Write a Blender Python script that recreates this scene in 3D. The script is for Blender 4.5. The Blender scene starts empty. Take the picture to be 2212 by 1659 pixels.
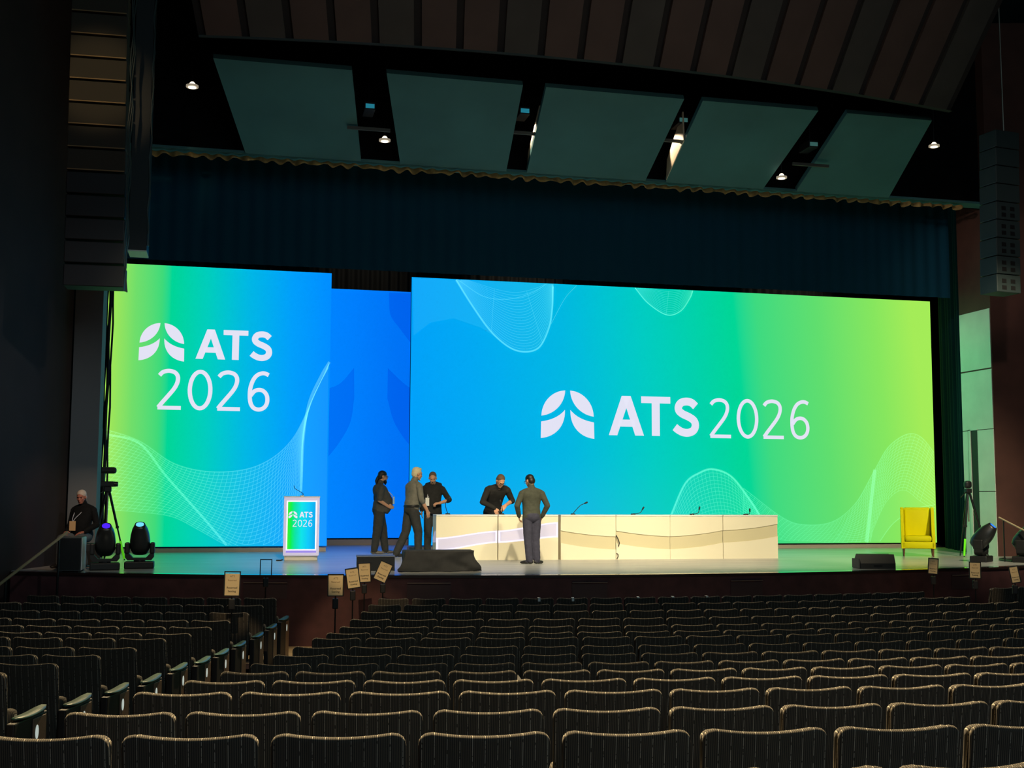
import bpy, bmesh, math, random
from mathutils import Vector, Matrix, noise
from mathutils.kdtree import KDTree
from mathutils.bvhtree import BVHTree
sin, cos, pi = math.sin, math.cos, math.pi
D = bpy.data
SC = bpy.context.scene
COL = SC.collection
random.seed(7)

# ------------------------------------------------------------------ camera
CZ, SF = 2.36, 1.08                     # lens height, stage floor height
YA, PI_, RO, FPX = 0.2355, 0.0948, 0.0040, 2577.1
cd = D.cameras.new('camera'); cam = D.objects.new('camera', cd); COL.objects.link(cam)
cd.sensor_fit = 'HORIZONTAL'; cd.sensor_width = 36.0; cd.lens = 36.0 * FPX / 2212; cd.clip_end = 200
r0 = Vector((cos(YA), -sin(YA), 0)); d0 = Vector((sin(YA) * cos(PI_), cos(YA) * cos(PI_), sin(PI_))); u0 = r0.cross(d0)
rc = r0 * cos(RO) + u0 * sin(RO); uc = u0 * cos(RO) - r0 * sin(RO)
cam.matrix_world = Matrix(((rc.x, uc.x, -d0.x, 0), (rc.y, uc.y, -d0.y, 0), (rc.z, uc.z, -d0.z, CZ), (0, 0, 0, 1)))
SC.camera = cam
# ------------------------------------------------------------------ world, exposure
w = D.worlds.new('world'); SC.world = w; w.use_nodes = True
w.node_tree.nodes['Background'].inputs[0].default_value = (0.30, 0.45, 0.50, 1)
w.node_tree.nodes['Background'].inputs[1].default_value = 0.006
SC.view_settings.view_transform = 'Standard'; SC.view_settings.look = 'None'
SC.view_settings.exposure = 0.0; SC.view_settings.gamma = 1.0; SC.view_settings.use_curve_mapping = False
try:
    SC.cycles.use_denoising = True
    SC.cycles.max_bounces = 8; SC.cycles.diffuse_bounces = 4; SC.cycles.sample_clamp_indirect = 4.0
except Exception:
    pass

# ------------------------------------------------------------------ lamps of the hall, plus added fills
def spot(name, loc, aim, watts, color, angle, blend=0.5, size=0.15):
    l = D.lights.new(name, 'SPOT'); l.energy = watts; l.color = color; l.spot_size = math.radians(angle); l.spot_blend = blend; l.shadow_soft_size = size
    o = D.objects.new(name, l); COL.objects.link(o); o.location = loc
    o.rotation_euler = (Vector(aim) - Vector(loc)).to_track_quat('-Z', 'Y').to_euler(); return o
def point(name, loc, watts, color, size=0.05):
    l = D.lights.new(name, 'POINT'); l.energy = watts; l.color = color; l.shadow_soft_size = size
    o = D.objects.new(name, l); COL.objects.link(o); o.location = loc; return o
WASH = (1.0, 0.86, 0.58)
for x, tx, p in ((-0.5, 0.2, 800), (1.6, 3.4, 3700), (4.5, 6.0, 4100), (8.0, 8.2, 4300), (11.5, 10.6, 4000), (14.0, 14.9, 4700)):
    spot('stage_wash_spot', (x, 13.0, 9.6), (tx, 23.8, 1.4), p, WASH, 34, 0.9, 0.12)
WARM = (1.0, 0.74, 0.40)
for x, y, ty, p, an in ((-1.5, 8.6, 4.6, 11340, 62), (2.5, 8.6, 4.2, 11340, 62), (6.0, 9.6, 5.6, 11340, 62), (-2.5, 18.6, 12.2, 6480, 56), (2.0, 18.2, 12.0, 6480, 56), (6.5, 18.2, 12.0, 5940, 56), (11.0, 18.4, 12.5, 4050, 56)):
    spot('house_downlight_spot', (x, y, 10.0), (x, ty, 0.9), p, WARM, an, 0.8, 0.10)
spot('added_array_fill', (-2.6, 11.0, 9.0), (-2.12, 19.5, 8.95), 620, WARM, 13, 0.8, 0.1)  # unseen spot added to brighten the left line array
spot('added_plank_fill', (3.0, 11.0, 8.6), (4.0, 20.0, 13.5), 95, (1.0, 0.9, 0.82), 80, 0.9, 0.2); spot('added_plank_fill', (9.0, 11.0, 8.6), (10.0, 20.0, 13.0), 95, (1.0, 0.88, 0.80), 80, 0.9, 0.2)  # unseen uplights added to lift the ceiling planks
spot('added_wall_fill', (8.0, 9.0, 9.0), (18.0, 23.2, 4.5), 800, (1.0, 0.80, 0.70), 40, 0.9, 0.2)  # added unseen fills that lift the side walls, here and below
spot('added_wall_fill', (4.0, 9.0, 9.0), (-3.4, 22.5, 3.0), 900, (0.9, 0.98, 1.0), 24, 0.9, 0.2)
spot('added_wall_fill', (3.0, 14.0, 9.2), (17.0, 24.4, 7.6), 1500, (1.0, 0.82, 0.70), 13, 0.8, 0.2)
for x in (3.6, 8.2, 17.0): spot('added_backdrop_fill', (x, 31.0, 12.5), (x + 0.2, 34.4, 8.6), 60 if x < 5 else 120, (1.0, 0.95, 0.85), 40, 0.9, 0.1)  # unseen fills added to bring up the backdrop pleats
spot('added_green_fill', (12.6, 27.6, 7.2), (17.0, 24.4, 4.2), 620, (0.28, 1.0, 0.42), 60, 0.9, 0.2)  # unseen green lamp added to brighten the right wall
spot('stair_spot', (-1.2, 17.0, 6.5), (-2.5, 22.8, 2.0), 420, (1.0, 0.66, 0.42), 22, 0.7, 0.05)
for x in (-2.6, 2.2, 7.2, 12.2): spot('house_downlight_spot', (x, 18.7, 10.0), (x, 16.3, 0.9), 1900, (1.0, 0.86, 0.64), 44, 0.9, 0.1)
spot('aisle_floor_spot', (0.6, 19.2, 8.5), (0.7, 18.3, 0), 700, (1.0, 0.78, 0.50), 26, 0.6, 0.08)
for q, an, p in (((1.95, 17.7, 1.25), 10, 2300), ((0.13, 16.0, 1.28), 3.4, 2200), ((11.9, 17.2, 1.2), 8, 1300)):
    spot('added_sign_fill', (q[0] - 1.2, q[1] - 9.0, 8.5), q, p, (1.0, 0.70, 0.38), an, 0.5, 0.05)  # narrow unseen spots added to reach only the signs
bl = D.lights.new('added_rear_fill', 'AREA'); bl.energy = 480; bl.size = 10; bl.color = (0.52, 0.86, 1.0); bo = D.objects.new('added_rear_fill', bl); COL.objects.link(bo)  # added unseen area fill for rear-wall bounce and bluish haze
bo.location = (5, -9, 10); bo.rotation_euler = (Vector((6, 16, 1)) - Vector((5, -9, 10))).to_track_quat('-Z', 'Y').to_euler()

# ------------------------------------------------------------------ materials
def lin(c):
    f = lambda v: v / 12.92 if v <= 0.04045 else ((v + 0.055) / 1.055) ** 2.4
    return tuple(f(v / 255) for v in c) + (1.0,)
MATS = {}
def mat(name, rgb, rough=0.6, metal=0.0, spec=0.5, noise_amt=0.0, noise_scale=8.0, emit=None, estr=0.0, bump=0.0):
    if name in MATS: return MATS[name]
    m = D.materials.new(name); m.use_nodes = True; nt = m.node_tree; b = nt.nodes['Principled BSDF']
    c = lin(rgb); b.inputs['Base Color'].default_value = c; b.inputs['Roughness'].default_value = rough
    b.inputs['Metallic'].default_value = metal; b.inputs['Specular IOR Level'].default_value = spec
    if noise_amt > 0 or bump > 0:
        tc = nt.nodes.new('ShaderNodeTexCoord'); n = nt.nodes.new('ShaderNodeTexNoise')
        n.inputs['Scale'].default_value = noise_scale; n.inputs['Detail'].default_value = 5
        nt.links.new(tc.outputs['Object'], n.inputs['Vector'])
        if noise_amt > 0:
            rp = nt.nodes.new('ShaderNodeValToRGB'); e = rp.color_ramp.elements
            e[0].position = 0.3; e[1].position = 0.7
            e[0].color = tuple(v * (1 - noise_amt) for v in c[:3]) + (1,); e[1].color = tuple(min(1, v * (1 + noise_amt)) for v in c[:3]) + (1,)
            nt.links.new(n.outputs['Fac'], rp.inputs[0]); nt.links.new(rp.outputs[0], b.inputs['Base Color'])
        if bump > 0:
            bp = nt.nodes.new('ShaderNodeBump'); bp.inputs['Strength'].default_value = bump; bp.inputs['Distance'].default_value = 0.02
            nt.links.new(n.outputs['Fac'], bp.inputs['Height']); nt.links.new(bp.outputs[0], b.inputs['Normal'])
    if emit:
        b.inputs['Emission Color'].default_value = lin(emit); b.inputs['Emission Strength'].default_value = estr
    MATS[name] = m; return m
def emat(name, rgb, s):
    """light giving surface over black"""
    return mat(name, (6, 6, 6), 0.5, emit=rgb, estr=s)
def ramp_screen(name, stops, x0, x1, tilt=0.0, s=1.0):
    """LED wall: colour ramp along the object's own X"""
    m = D.materials.new(name); m.use_nodes = True; nt = m.node_tree; b = nt.nodes['Principled BSDF']
    tc = nt.nodes.new('ShaderNodeTexCoord'); sp = nt.nodes.new('ShaderNodeSeparateXYZ'); nt.links.new(tc.outputs['Object'], sp.inputs[0])
    ad = nt.nodes.new('ShaderNodeMath'); ad.operation = 'MULTIPLY_ADD'; ad.inputs[1].default_value = tilt
    nt.links.new(sp.outputs['Z'], ad.inputs[0]); nt.links.new(sp.outputs['X'], ad.inputs[2])
    mr = nt.nodes.new('ShaderNodeMapRange'); mr.inputs['From Min'].default_value = x0; mr.inputs['From Max'].default_value = x1
    nt.links.new(ad.outputs[0], mr.inputs['Value'])
    rp = nt.nodes.new('ShaderNodeValToRGB'); els = rp.color_ramp.elements
    while len(els) < len(stops): els.new(0.5)
    for e, (p, c) in zip(els, stops): e.position = p; e.color = lin(c)
    nt.links.new(mr.outputs[0], rp.inputs[0])
    b.inputs['Base Color'].default_value = (0.004, 0.004, 0.004, 1); b.inputs['Roughness'].default_value = 0.7; b.inputs['Specular IOR Level'].default_value = 0.1
    nt.links.new(rp.outputs[0], b.inputs['Emission Color']); b.inputs['Emission Strength'].default_value = s
    return m
def glow(name, rgb, s):
    """lit pixels laid over the LED picture: adds light, hides nothing"""
    m = D.materials.new(name); m.use_nodes = True; nt = m.node_tree; nt.nodes.clear()
    o = nt.nodes.new('ShaderNodeOutputMaterial'); a = nt.nodes.new('ShaderNodeAddShader'); t = nt.nodes.new('ShaderNodeBsdfTransparent'); e = nt.nodes.new('ShaderNodeEmission')
    e.inputs[0].default_value = lin(rgb); e.inputs[1].default_value = s
    nt.links.new(t.outputs[0], a.inputs[0]); nt.links.new(e.outputs[0], a.inputs[1]); nt.links.new(a.outputs[0], o.inputs[0]); return m
def tint(name, rgb):
    """dimmer LED pixels"""
    m = D.materials.new(name); m.use_nodes = True; nt = m.node_tree; nt.nodes.clear()
    o = nt.nodes.new('ShaderNodeOutputMaterial'); t = nt.nodes.new('ShaderNodeBsdfTransparent'); t.inputs[0].default_value = rgb + (1,)
    nt.links.new(t.outputs[0], o.inputs[0]); return m

def stripe_fabric():
    m = D.materials.new('striped_seat_fabric'); m.use_nodes = True; nt = m.node_tree; b = nt.nodes['Principled BSDF']
    tc = nt.nodes.new('ShaderNodeTexCoord'); sp = nt.nodes.new('ShaderNodeSeparateXYZ'); nt.links.new(tc.outputs['Object'], sp.inputs[0])
    def band(per, frac, off=0.0):
        d = nt.nodes.new('ShaderNodeMath'); d.operation = 'MULTIPLY_ADD'; d.inputs[1].default_value = 1 / per; d.inputs[2].default_value = 50 + off
        nt.links.new(sp.outputs['X'], d.inputs[0])
        f = nt.nodes.new('ShaderNodeMath'); f.operation = 'FRACT'; nt.links.new(d.outputs[0], f.inputs[0])
        c = nt.nodes.new('ShaderNodeMath'); c.operation = 'LESS_THAN'; c.inputs[1].default_value = frac; nt.links.new(f.outputs[0], c.inputs[0]); return c.outputs[0]
    nz = nt.nodes.new('ShaderNodeTexNoise'); nz.inputs['Scale'].default_value = 60; nt.links.new(tc.outputs['Object'], nz.inputs['Vector'])
    mx1 = nt.nodes.new('ShaderNodeMix'); mx1.data_type = 'RGBA'; mx1.inputs[6].default_value = (0.030, 0.029, 0.027, 1); mx1.inputs[7].default_value = (0.082, 0.072, 0.057, 1)
    nt.links.new(band(0.0079, 0.38), mx1.inputs[0])
    mx2 = nt.nodes.new('ShaderNodeMix'); mx2.data_type = 'RGBA'; mx2.inputs[7].default_value = (0.30, 0.275, 0.23, 1)
    mul = nt.nodes.new('ShaderNodeMath'); mul.operation = 'MULTIPLY'; nt.links.new(band(0.0470, 0.05), mul.inputs[0])
    st = nt.nodes.new('ShaderNodeMath'); st.operation = 'GREATER_THAN'; st.inputs[1].default_value = 0.42; nt.links.new(nz.outputs['Fac'], st.inputs[0]); nt.links.new(st.outputs[0], mul.inputs[1])
    nt.links.new(mul.outputs[0], mx2.inputs[0]); nt.links.new(mx1.outputs[2], mx2.inputs[6])
    nt.links.new(mx2.outputs[2], b.inputs['Base Color']); b.inputs['Roughness'].default_value = 0.9; b.inputs['Specular IOR Level'].default_value = 0.15
    return m
FAB = stripe_fabric()

def stage_floor_mat():
    m = D.materials.new('satin_stage_floor'); m.use_nodes = True; nt = m.node_tree; b = nt.nodes['Principled BSDF']
    tc = nt.nodes.new('ShaderNodeTexCoord'); mp = nt.nodes.new('ShaderNodeMapping'); mp.inputs['Scale'].default_value = (0.5, 7, 1); nt.links.new(tc.outputs['Object'], mp.inputs[0])
    n = nt.nodes.new('ShaderNodeTexNoise'); n.inputs['Scale'].default_value = 1.3; n.inputs['Detail'].default_value = 6; nt.links.new(mp.outputs[0], n.inputs['Vector'])
    rp = nt.nodes.new('ShaderNodeValToRGB'); e = rp.color_ramp.elements; e[0].position = 0.3; e[1].position = 0.75
    e[0].color = (0.50, 0.50, 0.49, 1); e[1].color = (0.60, 0.59, 0.57, 1); nt.links.new(n.outputs['Fac'], rp.inputs[0]); nt.links.new(rp.outputs[0], b.inputs['Base Color'])
    r2 = nt.nodes.new('ShaderNodeMapRange'); r2.inputs['To Min'].default_value = 0.20; r2.inputs['To Max'].default_value = 0.30; nt.links.new(n.outputs['Fac'], r2.inputs['Value']); nt.links.new(r2.outputs[0], b.inputs['Roughness'])
    b.inputs['Specular IOR Level'].default_value = 0.5
    return m

# ------------------------------------------------------------------ mesh helpers
class MB:
    def __init__(s): s.v = []; s.f = []; s.m = []; s.mi = 0
    def add(s, vs, fs):
        o = len(s.v); s.v += [tuple(v) for v in vs]; s.f += [tuple(i + o for i in f) for f in fs]; s.m += [s.mi] * len(fs); return s
    def box(s, x0, x1, y0, y1, z0, z1):
        return s.add([(x0, y0, z0), (x1, y0, z0), (x1, y1, z0), (x0, y1, z0), (x0, y0, z1), (x1, y0, z1), (x1, y1, z1), (x0, y1, z1)],
                     [(0, 3, 2, 1), (4, 5, 6, 7), (0, 1, 5, 4), (1, 2, 6, 5), (2, 3, 7, 6), (3, 0, 4, 7)])
    def bbox(s, x0, x1, y0, y1, z0, z1, b=0.01):
        """box with chamfered vertical and horizontal edges"""
        bm = bmesh.new(); bmesh.ops.create_cube(bm, size=1)
        for v in bm.verts: v.co = ((x0 + x1) / 2 + v.co.x * (x1 - x0), (y0 + y1) / 2 + v.co.y * (y1 - y0), (z0 + z1) / 2 + v.co.z * (z1 - z0))
        bmesh.ops.bevel(bm, geom=bm.edges[:], offset=b, segments=2, affect='EDGES', profile=0.5)
        bm.verts.index_update(); s.add([v.co[:] for v in bm.verts], [[v.index for v in f.verts] for f in bm.faces]); bm.free(); return s
    def loft(s, rings, cap=True, close=True):
        n = len(rings[0]); vs = [p for r in rings for p in r]; fs = []
        for i in range(len(rings) - 1):
            for j in range(n if close else n - 1):
                k = (j + 1) % n; fs.append((i * n + j, i * n + k, (i + 1) * n + k, (i + 1) * n + j))
        if cap: fs.append(tuple(range(n - 1, -1, -1))); fs.append(tuple((len(rings) - 1) * n + j for j in range(n)))
        return s.add(vs, fs)
    def tube(s, pts, r, n=8, cap=True):
        pts = [Vector(p) for p in pts]; rs = r if isinstance(r, (list, tuple)) else [r] * len(pts); rings = []
        t0 = (pts[1] - pts[0]).normalized(); ref = Vector((0, 0, 1)) if abs(t0.z) < 0.9 else Vector((1, 0, 0)); a = t0.cross(ref).normalized()
        for i, p in enumerate(pts):
            t = (pts[min(i + 1, len(pts) - 1)] - pts[max(i - 1, 0)]).normalized(); a = (a - t * a.dot(t)).normalized(); b = t.cross(a)
            rings.append([p + (a * cos(2 * pi * j / n) + b * sin(2 * pi * j / n)) * rs[i] for j in range(n)])
        return s.loft(rings, cap)
    def cyl(s, c, r, h, n=20, r2=None):
        c = Vector(c); return s.tube([c, c + Vector((0, 0, h))], [r, r if r2 is None else r2], n)
    def ell(s, c, rad, nu=16, nv=10, rot=None):
        c = Vector(c); rings = []
        vs = []; fs = []
        R = rot or Matrix.Identity(3)
        for i in range(1, nv):
            th = pi * i / nv
            for j in range(nu):
                ph = 2 * pi * j / nu
                vs.append(c + R @ Vector((rad[0] * sin(th) * cos(ph), rad[1] * sin(th) * sin(ph), rad[2] * cos(th))))
        vs.append(c + R @ Vector((0, 0, rad[2]))); vs.append(c + R @ Vector((0, 0, -rad[2]))); T = len(vs) - 2
        for i in range(nv - 2):
            for j in range(nu):
                k = (j + 1) % nu; fs.append((i * nu + j, (i + 1) * nu + j, (i + 1) * nu + k, i * nu + k))
        for j in range(nu):
            k = (j + 1) % nu; fs.append((T, j, k)); fs.append((T + 1, (nv - 2) * nu + k, (nv - 2) * nu + j))
        return s.add(vs, fs)
    def prism(s, poly, y0, y1):
        """polygon given in x,z pushed from y0 to y1"""
        n = len(poly); vs = [(x, y0, z) for x, z in poly] + [(x, y1, z) for x, z in poly]
        return s.add(vs, [tuple(range(n)), tuple(range(2 * n - 1, n - 1, -1))] + [(i, i + n, (i + 1) % n + n, (i + 1) % n) for i in range(n)])
    def flat(s, poly, y=0.0):
        return s.add([(x, y, z) for x, z in poly], [tuple(range(len(poly)))])
    def ribbon(s, pts, wid, y=0.0):
        """flat line of a given width in the x,z plane"""
        L = []; R = []; n = len(pts)
        for i in range(n):
            a = Vector(pts[max(i - 1, 0)]); b = Vector(pts[min(i + 1, n - 1)]); t = (b - a)
            t = t.normalized() if t.length > 1e-9 else Vector((1, 0)); nn = Vector((-t.y, t.x)) * wid / 2; p = Vector(pts[i])
            L.append(p + nn); R.append(p - nn)
        vs = [(p.x, y, p.y) for p in L] + [(p.x, y, p.y) for p in R]
        return s.add(vs, [(i, i + n, i + n + 1, i + 1) for i in range(n - 1)])
    def mesh(s, name, mats, smooth=False):
        me = D.meshes.new(name); me.from_pydata(s.v, [], s.f); me.update()
        for m in (mats if isinstance(mats, (list, tuple)) else [mats]): me.materials.append(m)
        for p, i in zip(me.polygons, s.m): p.material_index = i; p.use_smooth = smooth
        return me
    def build(s, name, mats, parent=None, smooth=False, kind=None, loc=None, rz=0.0):
        o = D.objects.new(name, s.mesh(name, mats, smooth)); COL.objects.link(o)
        if parent: o.parent = parent
        if kind: o['kind'] = kind
        if loc: o.location = loc
        if rz: o.rotation_euler = (0, 0, rz)
        return o
def tag(o, label, cat, group=None):
    o['label'] = label; o['category'] = cat
    if group: o['group'] = group
    return o
def thing(name, label, cat, loc=(0, 0, 0), rz=0.0, group=None):
    o = D.objects.new(name, None); COL.objects.link(o); o.location = loc; o.rotation_euler = (0, 0, rz); o.empty_display_size = 0.2
    return tag(o, label, cat, group)
def crom(pts, n=10):
    """smooth curve through points"""
    P = [Vector(p) for p in pts]; P = [P[0] * 2 - P[1]] + P + [P[-1] * 2 - P[-2]]; out = []
    for i in range(1, len(P) - 2):
        a, b, c, d = P[i - 1:i + 3]
        for k in range(n):
            t = k / n; out.append(0.5 * ((2 * b) + (c - a) * t + (2 * a - 5 * b + 4 * c - d) * t * t + (3 * b - a - 3 * c + d) * t ** 3))
    out.append(P[-2]); return out
def resample(pts, n):
    L = [0]
    for a, b in zip(pts, pts[1:]): L.append(L[-1] + (b - a).length)
    out = []; j = 0
    for i in range(n):
        d = L[-1] * i / (n - 1)
        while j < len(L) - 2 and L[j + 1] < d: j += 1
        f = (d - L[j]) / max(1e-9, L[j + 1] - L[j]); out.append(pts[j].lerp(pts[j + 1], min(1, max(0, f))))
    return out
ORD = ['', 'first', 'second', 'third', 'fourth', 'fifth', 'sixth', 'seventh', 'eighth', 'ninth', 'tenth', 'eleventh', 'twelfth', 'thirteenth', 'fourteenth', 'fifteenth', 'sixteenth', 'seventeenth', 'eighteenth', 'nineteenth', 'twentieth']

BLACK = mat('black_paint', (22, 22, 23), 0.55)
BLACKM = mat('black_metal', (26, 26, 28), 0.4, 0.3)
BLACKC = mat('black_drape', (16, 17, 19), 0.95, spec=0.1, noise_amt=0.25, noise_scale=3)
GREYC = mat('grey_drape', (95, 92, 84), 0.95, spec=0.1)
WHITE = mat('white_laminate', (236, 230, 216), 0.45)
STEEL = mat('brushed_steel', (170, 160, 145), 0.35, 0.8)

# ------------------------------------------------------------------ rows of seats: arcs about the stage, (radius, top height, boundaries in radians)
AX, AY = 7.589, 44.05
ROWS = [
(26.747,0.876,[-0.2016,-0.183,-0.1625,-0.1421,-0.1216,-0.1019,-0.0825,-0.0628,-0.0428,-0.0231,-0.0039,0.0157,0.0353,0.0553,0.0753,0.0956,0.1155,0.134]),
(27.699,0.869,[-0.204,-0.1858,-0.1668,-0.1478,-0.1286,-0.1096,-0.0905,-0.0715,-0.0519,-0.0321,-0.0124,0.0066,0.0255,0.0447,0.0632,0.0818,0.1007,0.1187,0.1368]),
(28.650,0.862,[-0.2045,-0.1883,-0.1697,-0.1514,-0.1331,-0.1148,-0.0965,-0.0782,-0.0599,-0.0414,-0.023,-0.005,0.0131,0.0312,0.0494,0.0681,0.0858,0.1041,0.1222,0.1387]),
(29.602,0.858,[-0.206,-0.187,-0.1675,-0.148,-0.1286,-0.1092,-0.0895,-0.0703,-0.051,-0.0314,-0.0123,0.0071,0.0266,0.0457,0.0647,0.0836,0.1021,0.121]),
(30.553,0.868,[-0.2067,-0.1894,-0.1712,-0.1532,-0.1343,-0.1154,-0.0967,-0.0778,-0.0592,-0.0404,-0.0216,-0.0025,0.016,0.035,0.0535,0.0721,0.0907]),
(31.505,0.903,[-0.2078,-0.191,-0.1732,-0.1555,-0.1379,-0.1207,-0.1033,-0.086,-0.0675,-0.0497,-0.0314,-0.0126,0.0054,0.0236,0.0402,0.0578]),
(32.457,0.958,[-0.2085,-0.1919,-0.1749,-0.1578,-0.1408,-0.124,-0.1073,-0.0904,-0.0735,-0.0565,-0.0397,-0.023,-0.006,0.0107,0.0273,0.0441]),
(33.408,0.989,[-0.2099,-0.1942,-0.178,-0.1621,-0.1458,-0.1293,-0.1129,-0.0965,-0.0801,-0.0636,-0.0474,-0.0309,-0.0144,0.0015,0.0178]),
(34.360,1.036,[-0.2104,-0.1953,-0.1799,-0.1644,-0.1491,-0.1338,-0.1185,-0.1026,-0.0868,-0.0705,-0.0547,-0.0388,-0.0226,-0.0069]),
(35.312,1.094,[-0.2107,-0.1963,-0.1814,-0.1664,-0.1516,-0.1367,-0.1217,-0.1069,-0.0917,-0.0761,-0.0608,-0.0455,-0.0305]),
(36.263,1.170,[-0.2114,-0.1972,-0.1826,-0.1682,-0.1537,-0.1393,-0.1247,-0.1102,-0.0959,-0.0816,-0.0673,-0.0528,-0.0384]),
(37.215,1.252,[-0.2118,-0.1974,-0.1825,-0.1677,-0.153,-0.1374,-0.1221,-0.1069,-0.0915,-0.0761,-0.0608]),
(38.167,1.334,[-0.2127,-0.1979,-0.1827,-0.1674,-0.1524,-0.1371,-0.1228,-0.1089,-0.0946,-0.08]),
(39.118,1.402,[-0.2132,-0.1995,-0.1851,-0.171,-0.1569,-0.1428,-0.1289,-0.1152,-0.1013,-0.0872]),
(40.070,1.481,[-0.2138,-0.2,-0.1862,-0.1724,-0.1587,-0.1451,-0.1315,-0.1179,-0.1043]),
(41.021,1.545,[-0.1615,-0.1479,-0.1355,-0.1227]),
]
LEFT = [
(26.747,0.877,[-0.402,-0.3818,-0.3608,-0.3394,-0.3181,-0.297,-0.2761,-0.2562]),
(27.699,0.858,[-0.4040,-0.3835,-0.3619,-0.3399,-0.3186,-0.297,-0.2758,-0.2553]),
(28.650,0.845,[-0.3755,-0.3547,-0.3348,-0.3145,-0.2952,-0.2745,-0.2545]),
(29.602,0.839,[-0.3695,-0.35,-0.3303,-0.3108,-0.2915,-0.2726,-0.2548]),
(30.553,0.859,[-0.3465,-0.3277,-0.3087,-0.2899,-0.2717,-0.254]),
(31.505,0.893,[-0.3233,-0.3056,-0.2879,-0.2702,-0.2529]),
(32.457,0.949,[-0.3187,-0.3019,-0.2852,-0.2684,-0.2525]),
(33.408,0.975,[-0.3047,-0.2872,-0.2694,-0.2519]),
(34.360,1.030,[-0.2840,-0.2676,-0.2518]),
(35.312,1.090,[-0.2672,-0.2514]),
(36.263,1.160,[-0.2665,-0.2510]),
(37.215,1.250,[-0.2660,-0.2506]),
(38.167,1.330,[-0.2657,-0.2503]),
]
RIGHT = [(26.747, 0.895, [0.1858, 0.2080, 0.2290]), (27.699, 0.88, [0.1673, 0.187, 0.206])]
SEATH = 0.94
def pol(R, t, z=0.0): return Vector((AX + R * sin(t), AY - R * cos(t), z))
def floor_z(R):
    if R <= ROWS[0][0]: return ROWS[0][1] - SEATH
    for a, b in zip(ROWS, ROWS[1:]):
        if R <= b[0]: return a[1] + (b[1] - a[1]) * (R - a[0]) / (b[0] - a[0]) - SEATH
    return ROWS[-1][1] - SEATH + (R - ROWS[-1][0]) * 0.075
R_STAGE = 24.9

# ------------------------------------------------------------------ the room: floors, stage, walls
FLOORM = mat('pale_wood_floor', (196, 172, 130), 0.5, noise_amt=0.15, noise_scale=6)
m = MB(); ths = [-0.56 + 1.12 * i / 40 for i in range(41)]; Rs = [R_STAGE - 0.3] + [R_STAGE + 0.5 + 0.5 * i for i in range(45)]
m.add([pol(R, t, floor_z(R)) for R in Rs for t in ths], [(i * 41 + j, i * 41 + j + 1, (i + 1) * 41 + j + 1, (i + 1) * 41 + j) for i in range(len(Rs) - 1) for j in range(40)])
CARPET = mat('dark_carpet', (40, 30, 30), 0.95, spec=0.1, noise_amt=0.3, noise_scale=9)
m.m = [0 if Rs[i] < 26.6 else 1 for i in range(len(Rs) - 1) for j in range(40)]
m.build('floor', [FLOORM, CARPET], kind='structure', smooth=True)
ts = [-0.46 + 0.9 * i / 60 for i in range(61)]
arc = [pol(R_STAGE, t, SF) for t in ts]
m = MB(); m.add(arc + [Vector((20.5, 35.5, SF)), Vector((-5.0, 35.5, SF))], [tuple(range(63))])
m.build('floor_stage', stage_floor_mat(), kind='structure')
MAROON = mat('maroon_stage_front', (80, 47, 50), 0.7, noise_amt=0.25, noise_scale=4)
m = MB(); m.add([pol(R_STAGE, t, z) for z in (-0.3, SF - 0.03) for t in ts], [(j, j + 1, 61 + j + 1, 61 + j) for j in range(60)])
stage_front = m.build('wall_stage_front', MAROON, kind='structure', smooth=True)
NOSE = mat('polished_stage_nosing', (150, 150, 150), 0.12, 0.9)
NOSED = mat('dark_stage_nosing', (40, 24, 22), 0.5)
m = MB(); m.add([pol(R, t, z) for R, z in ((R_STAGE - 0.19, SF + 0.004), (R_STAGE + 0.03, SF + 0.004), (R_STAGE + 0.03, SF - 0.04)) for t in ts],
                [(i * 61 + j, (i + 1) * 61 + j, (i + 1) * 61 + j + 1, i * 61 + j + 1) for i in range(2) for j in range(60)])
m.m = [0] * 60 + [1] * 60
m.build('trim_1', [NOSE, NOSED], kind='structure')
HATCH = mat('hatch_panel', (70, 48, 50), 0.6); LIP = mat('hatch_lip', (120, 100, 90), 0.5)
for xa, xb in ((0.35, 1.05), (2.95, 3.65), (5.65, 6.25), (8.45, 9.05), (13.1, 13.65)):
    ta, tb = math.asin((xa - AX) / R_STAGE), math.asin((xb - AX) / R_STAGE); m = MB()
    q = [ta + (tb - ta) * i / 6 for i in range(7)]
    for z0, z1, r in ((0.70, 0.93, 0.012), ):
        m.add([pol(R_STAGE + r, t, z) for z in (z0, z1) for t in q], [(j, j + 1, 8 + j, 7 + j) for j in range(6)])
    m.mi = 1; m.add([pol(R_STAGE + r, t, z) for z, r in ((0.95, 0.002), (0.95, 0.03), (0.965, 0.03), (0.965, 0.002)) for t in q], [(i * 7 + j, i * 7 + j + 1, i * 7 + 8 + j, i * 7 + 7 + j) for i in range(3) for j in range(6)])
    m.build('hatch', [HATCH, LIP], stage_front)

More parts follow.
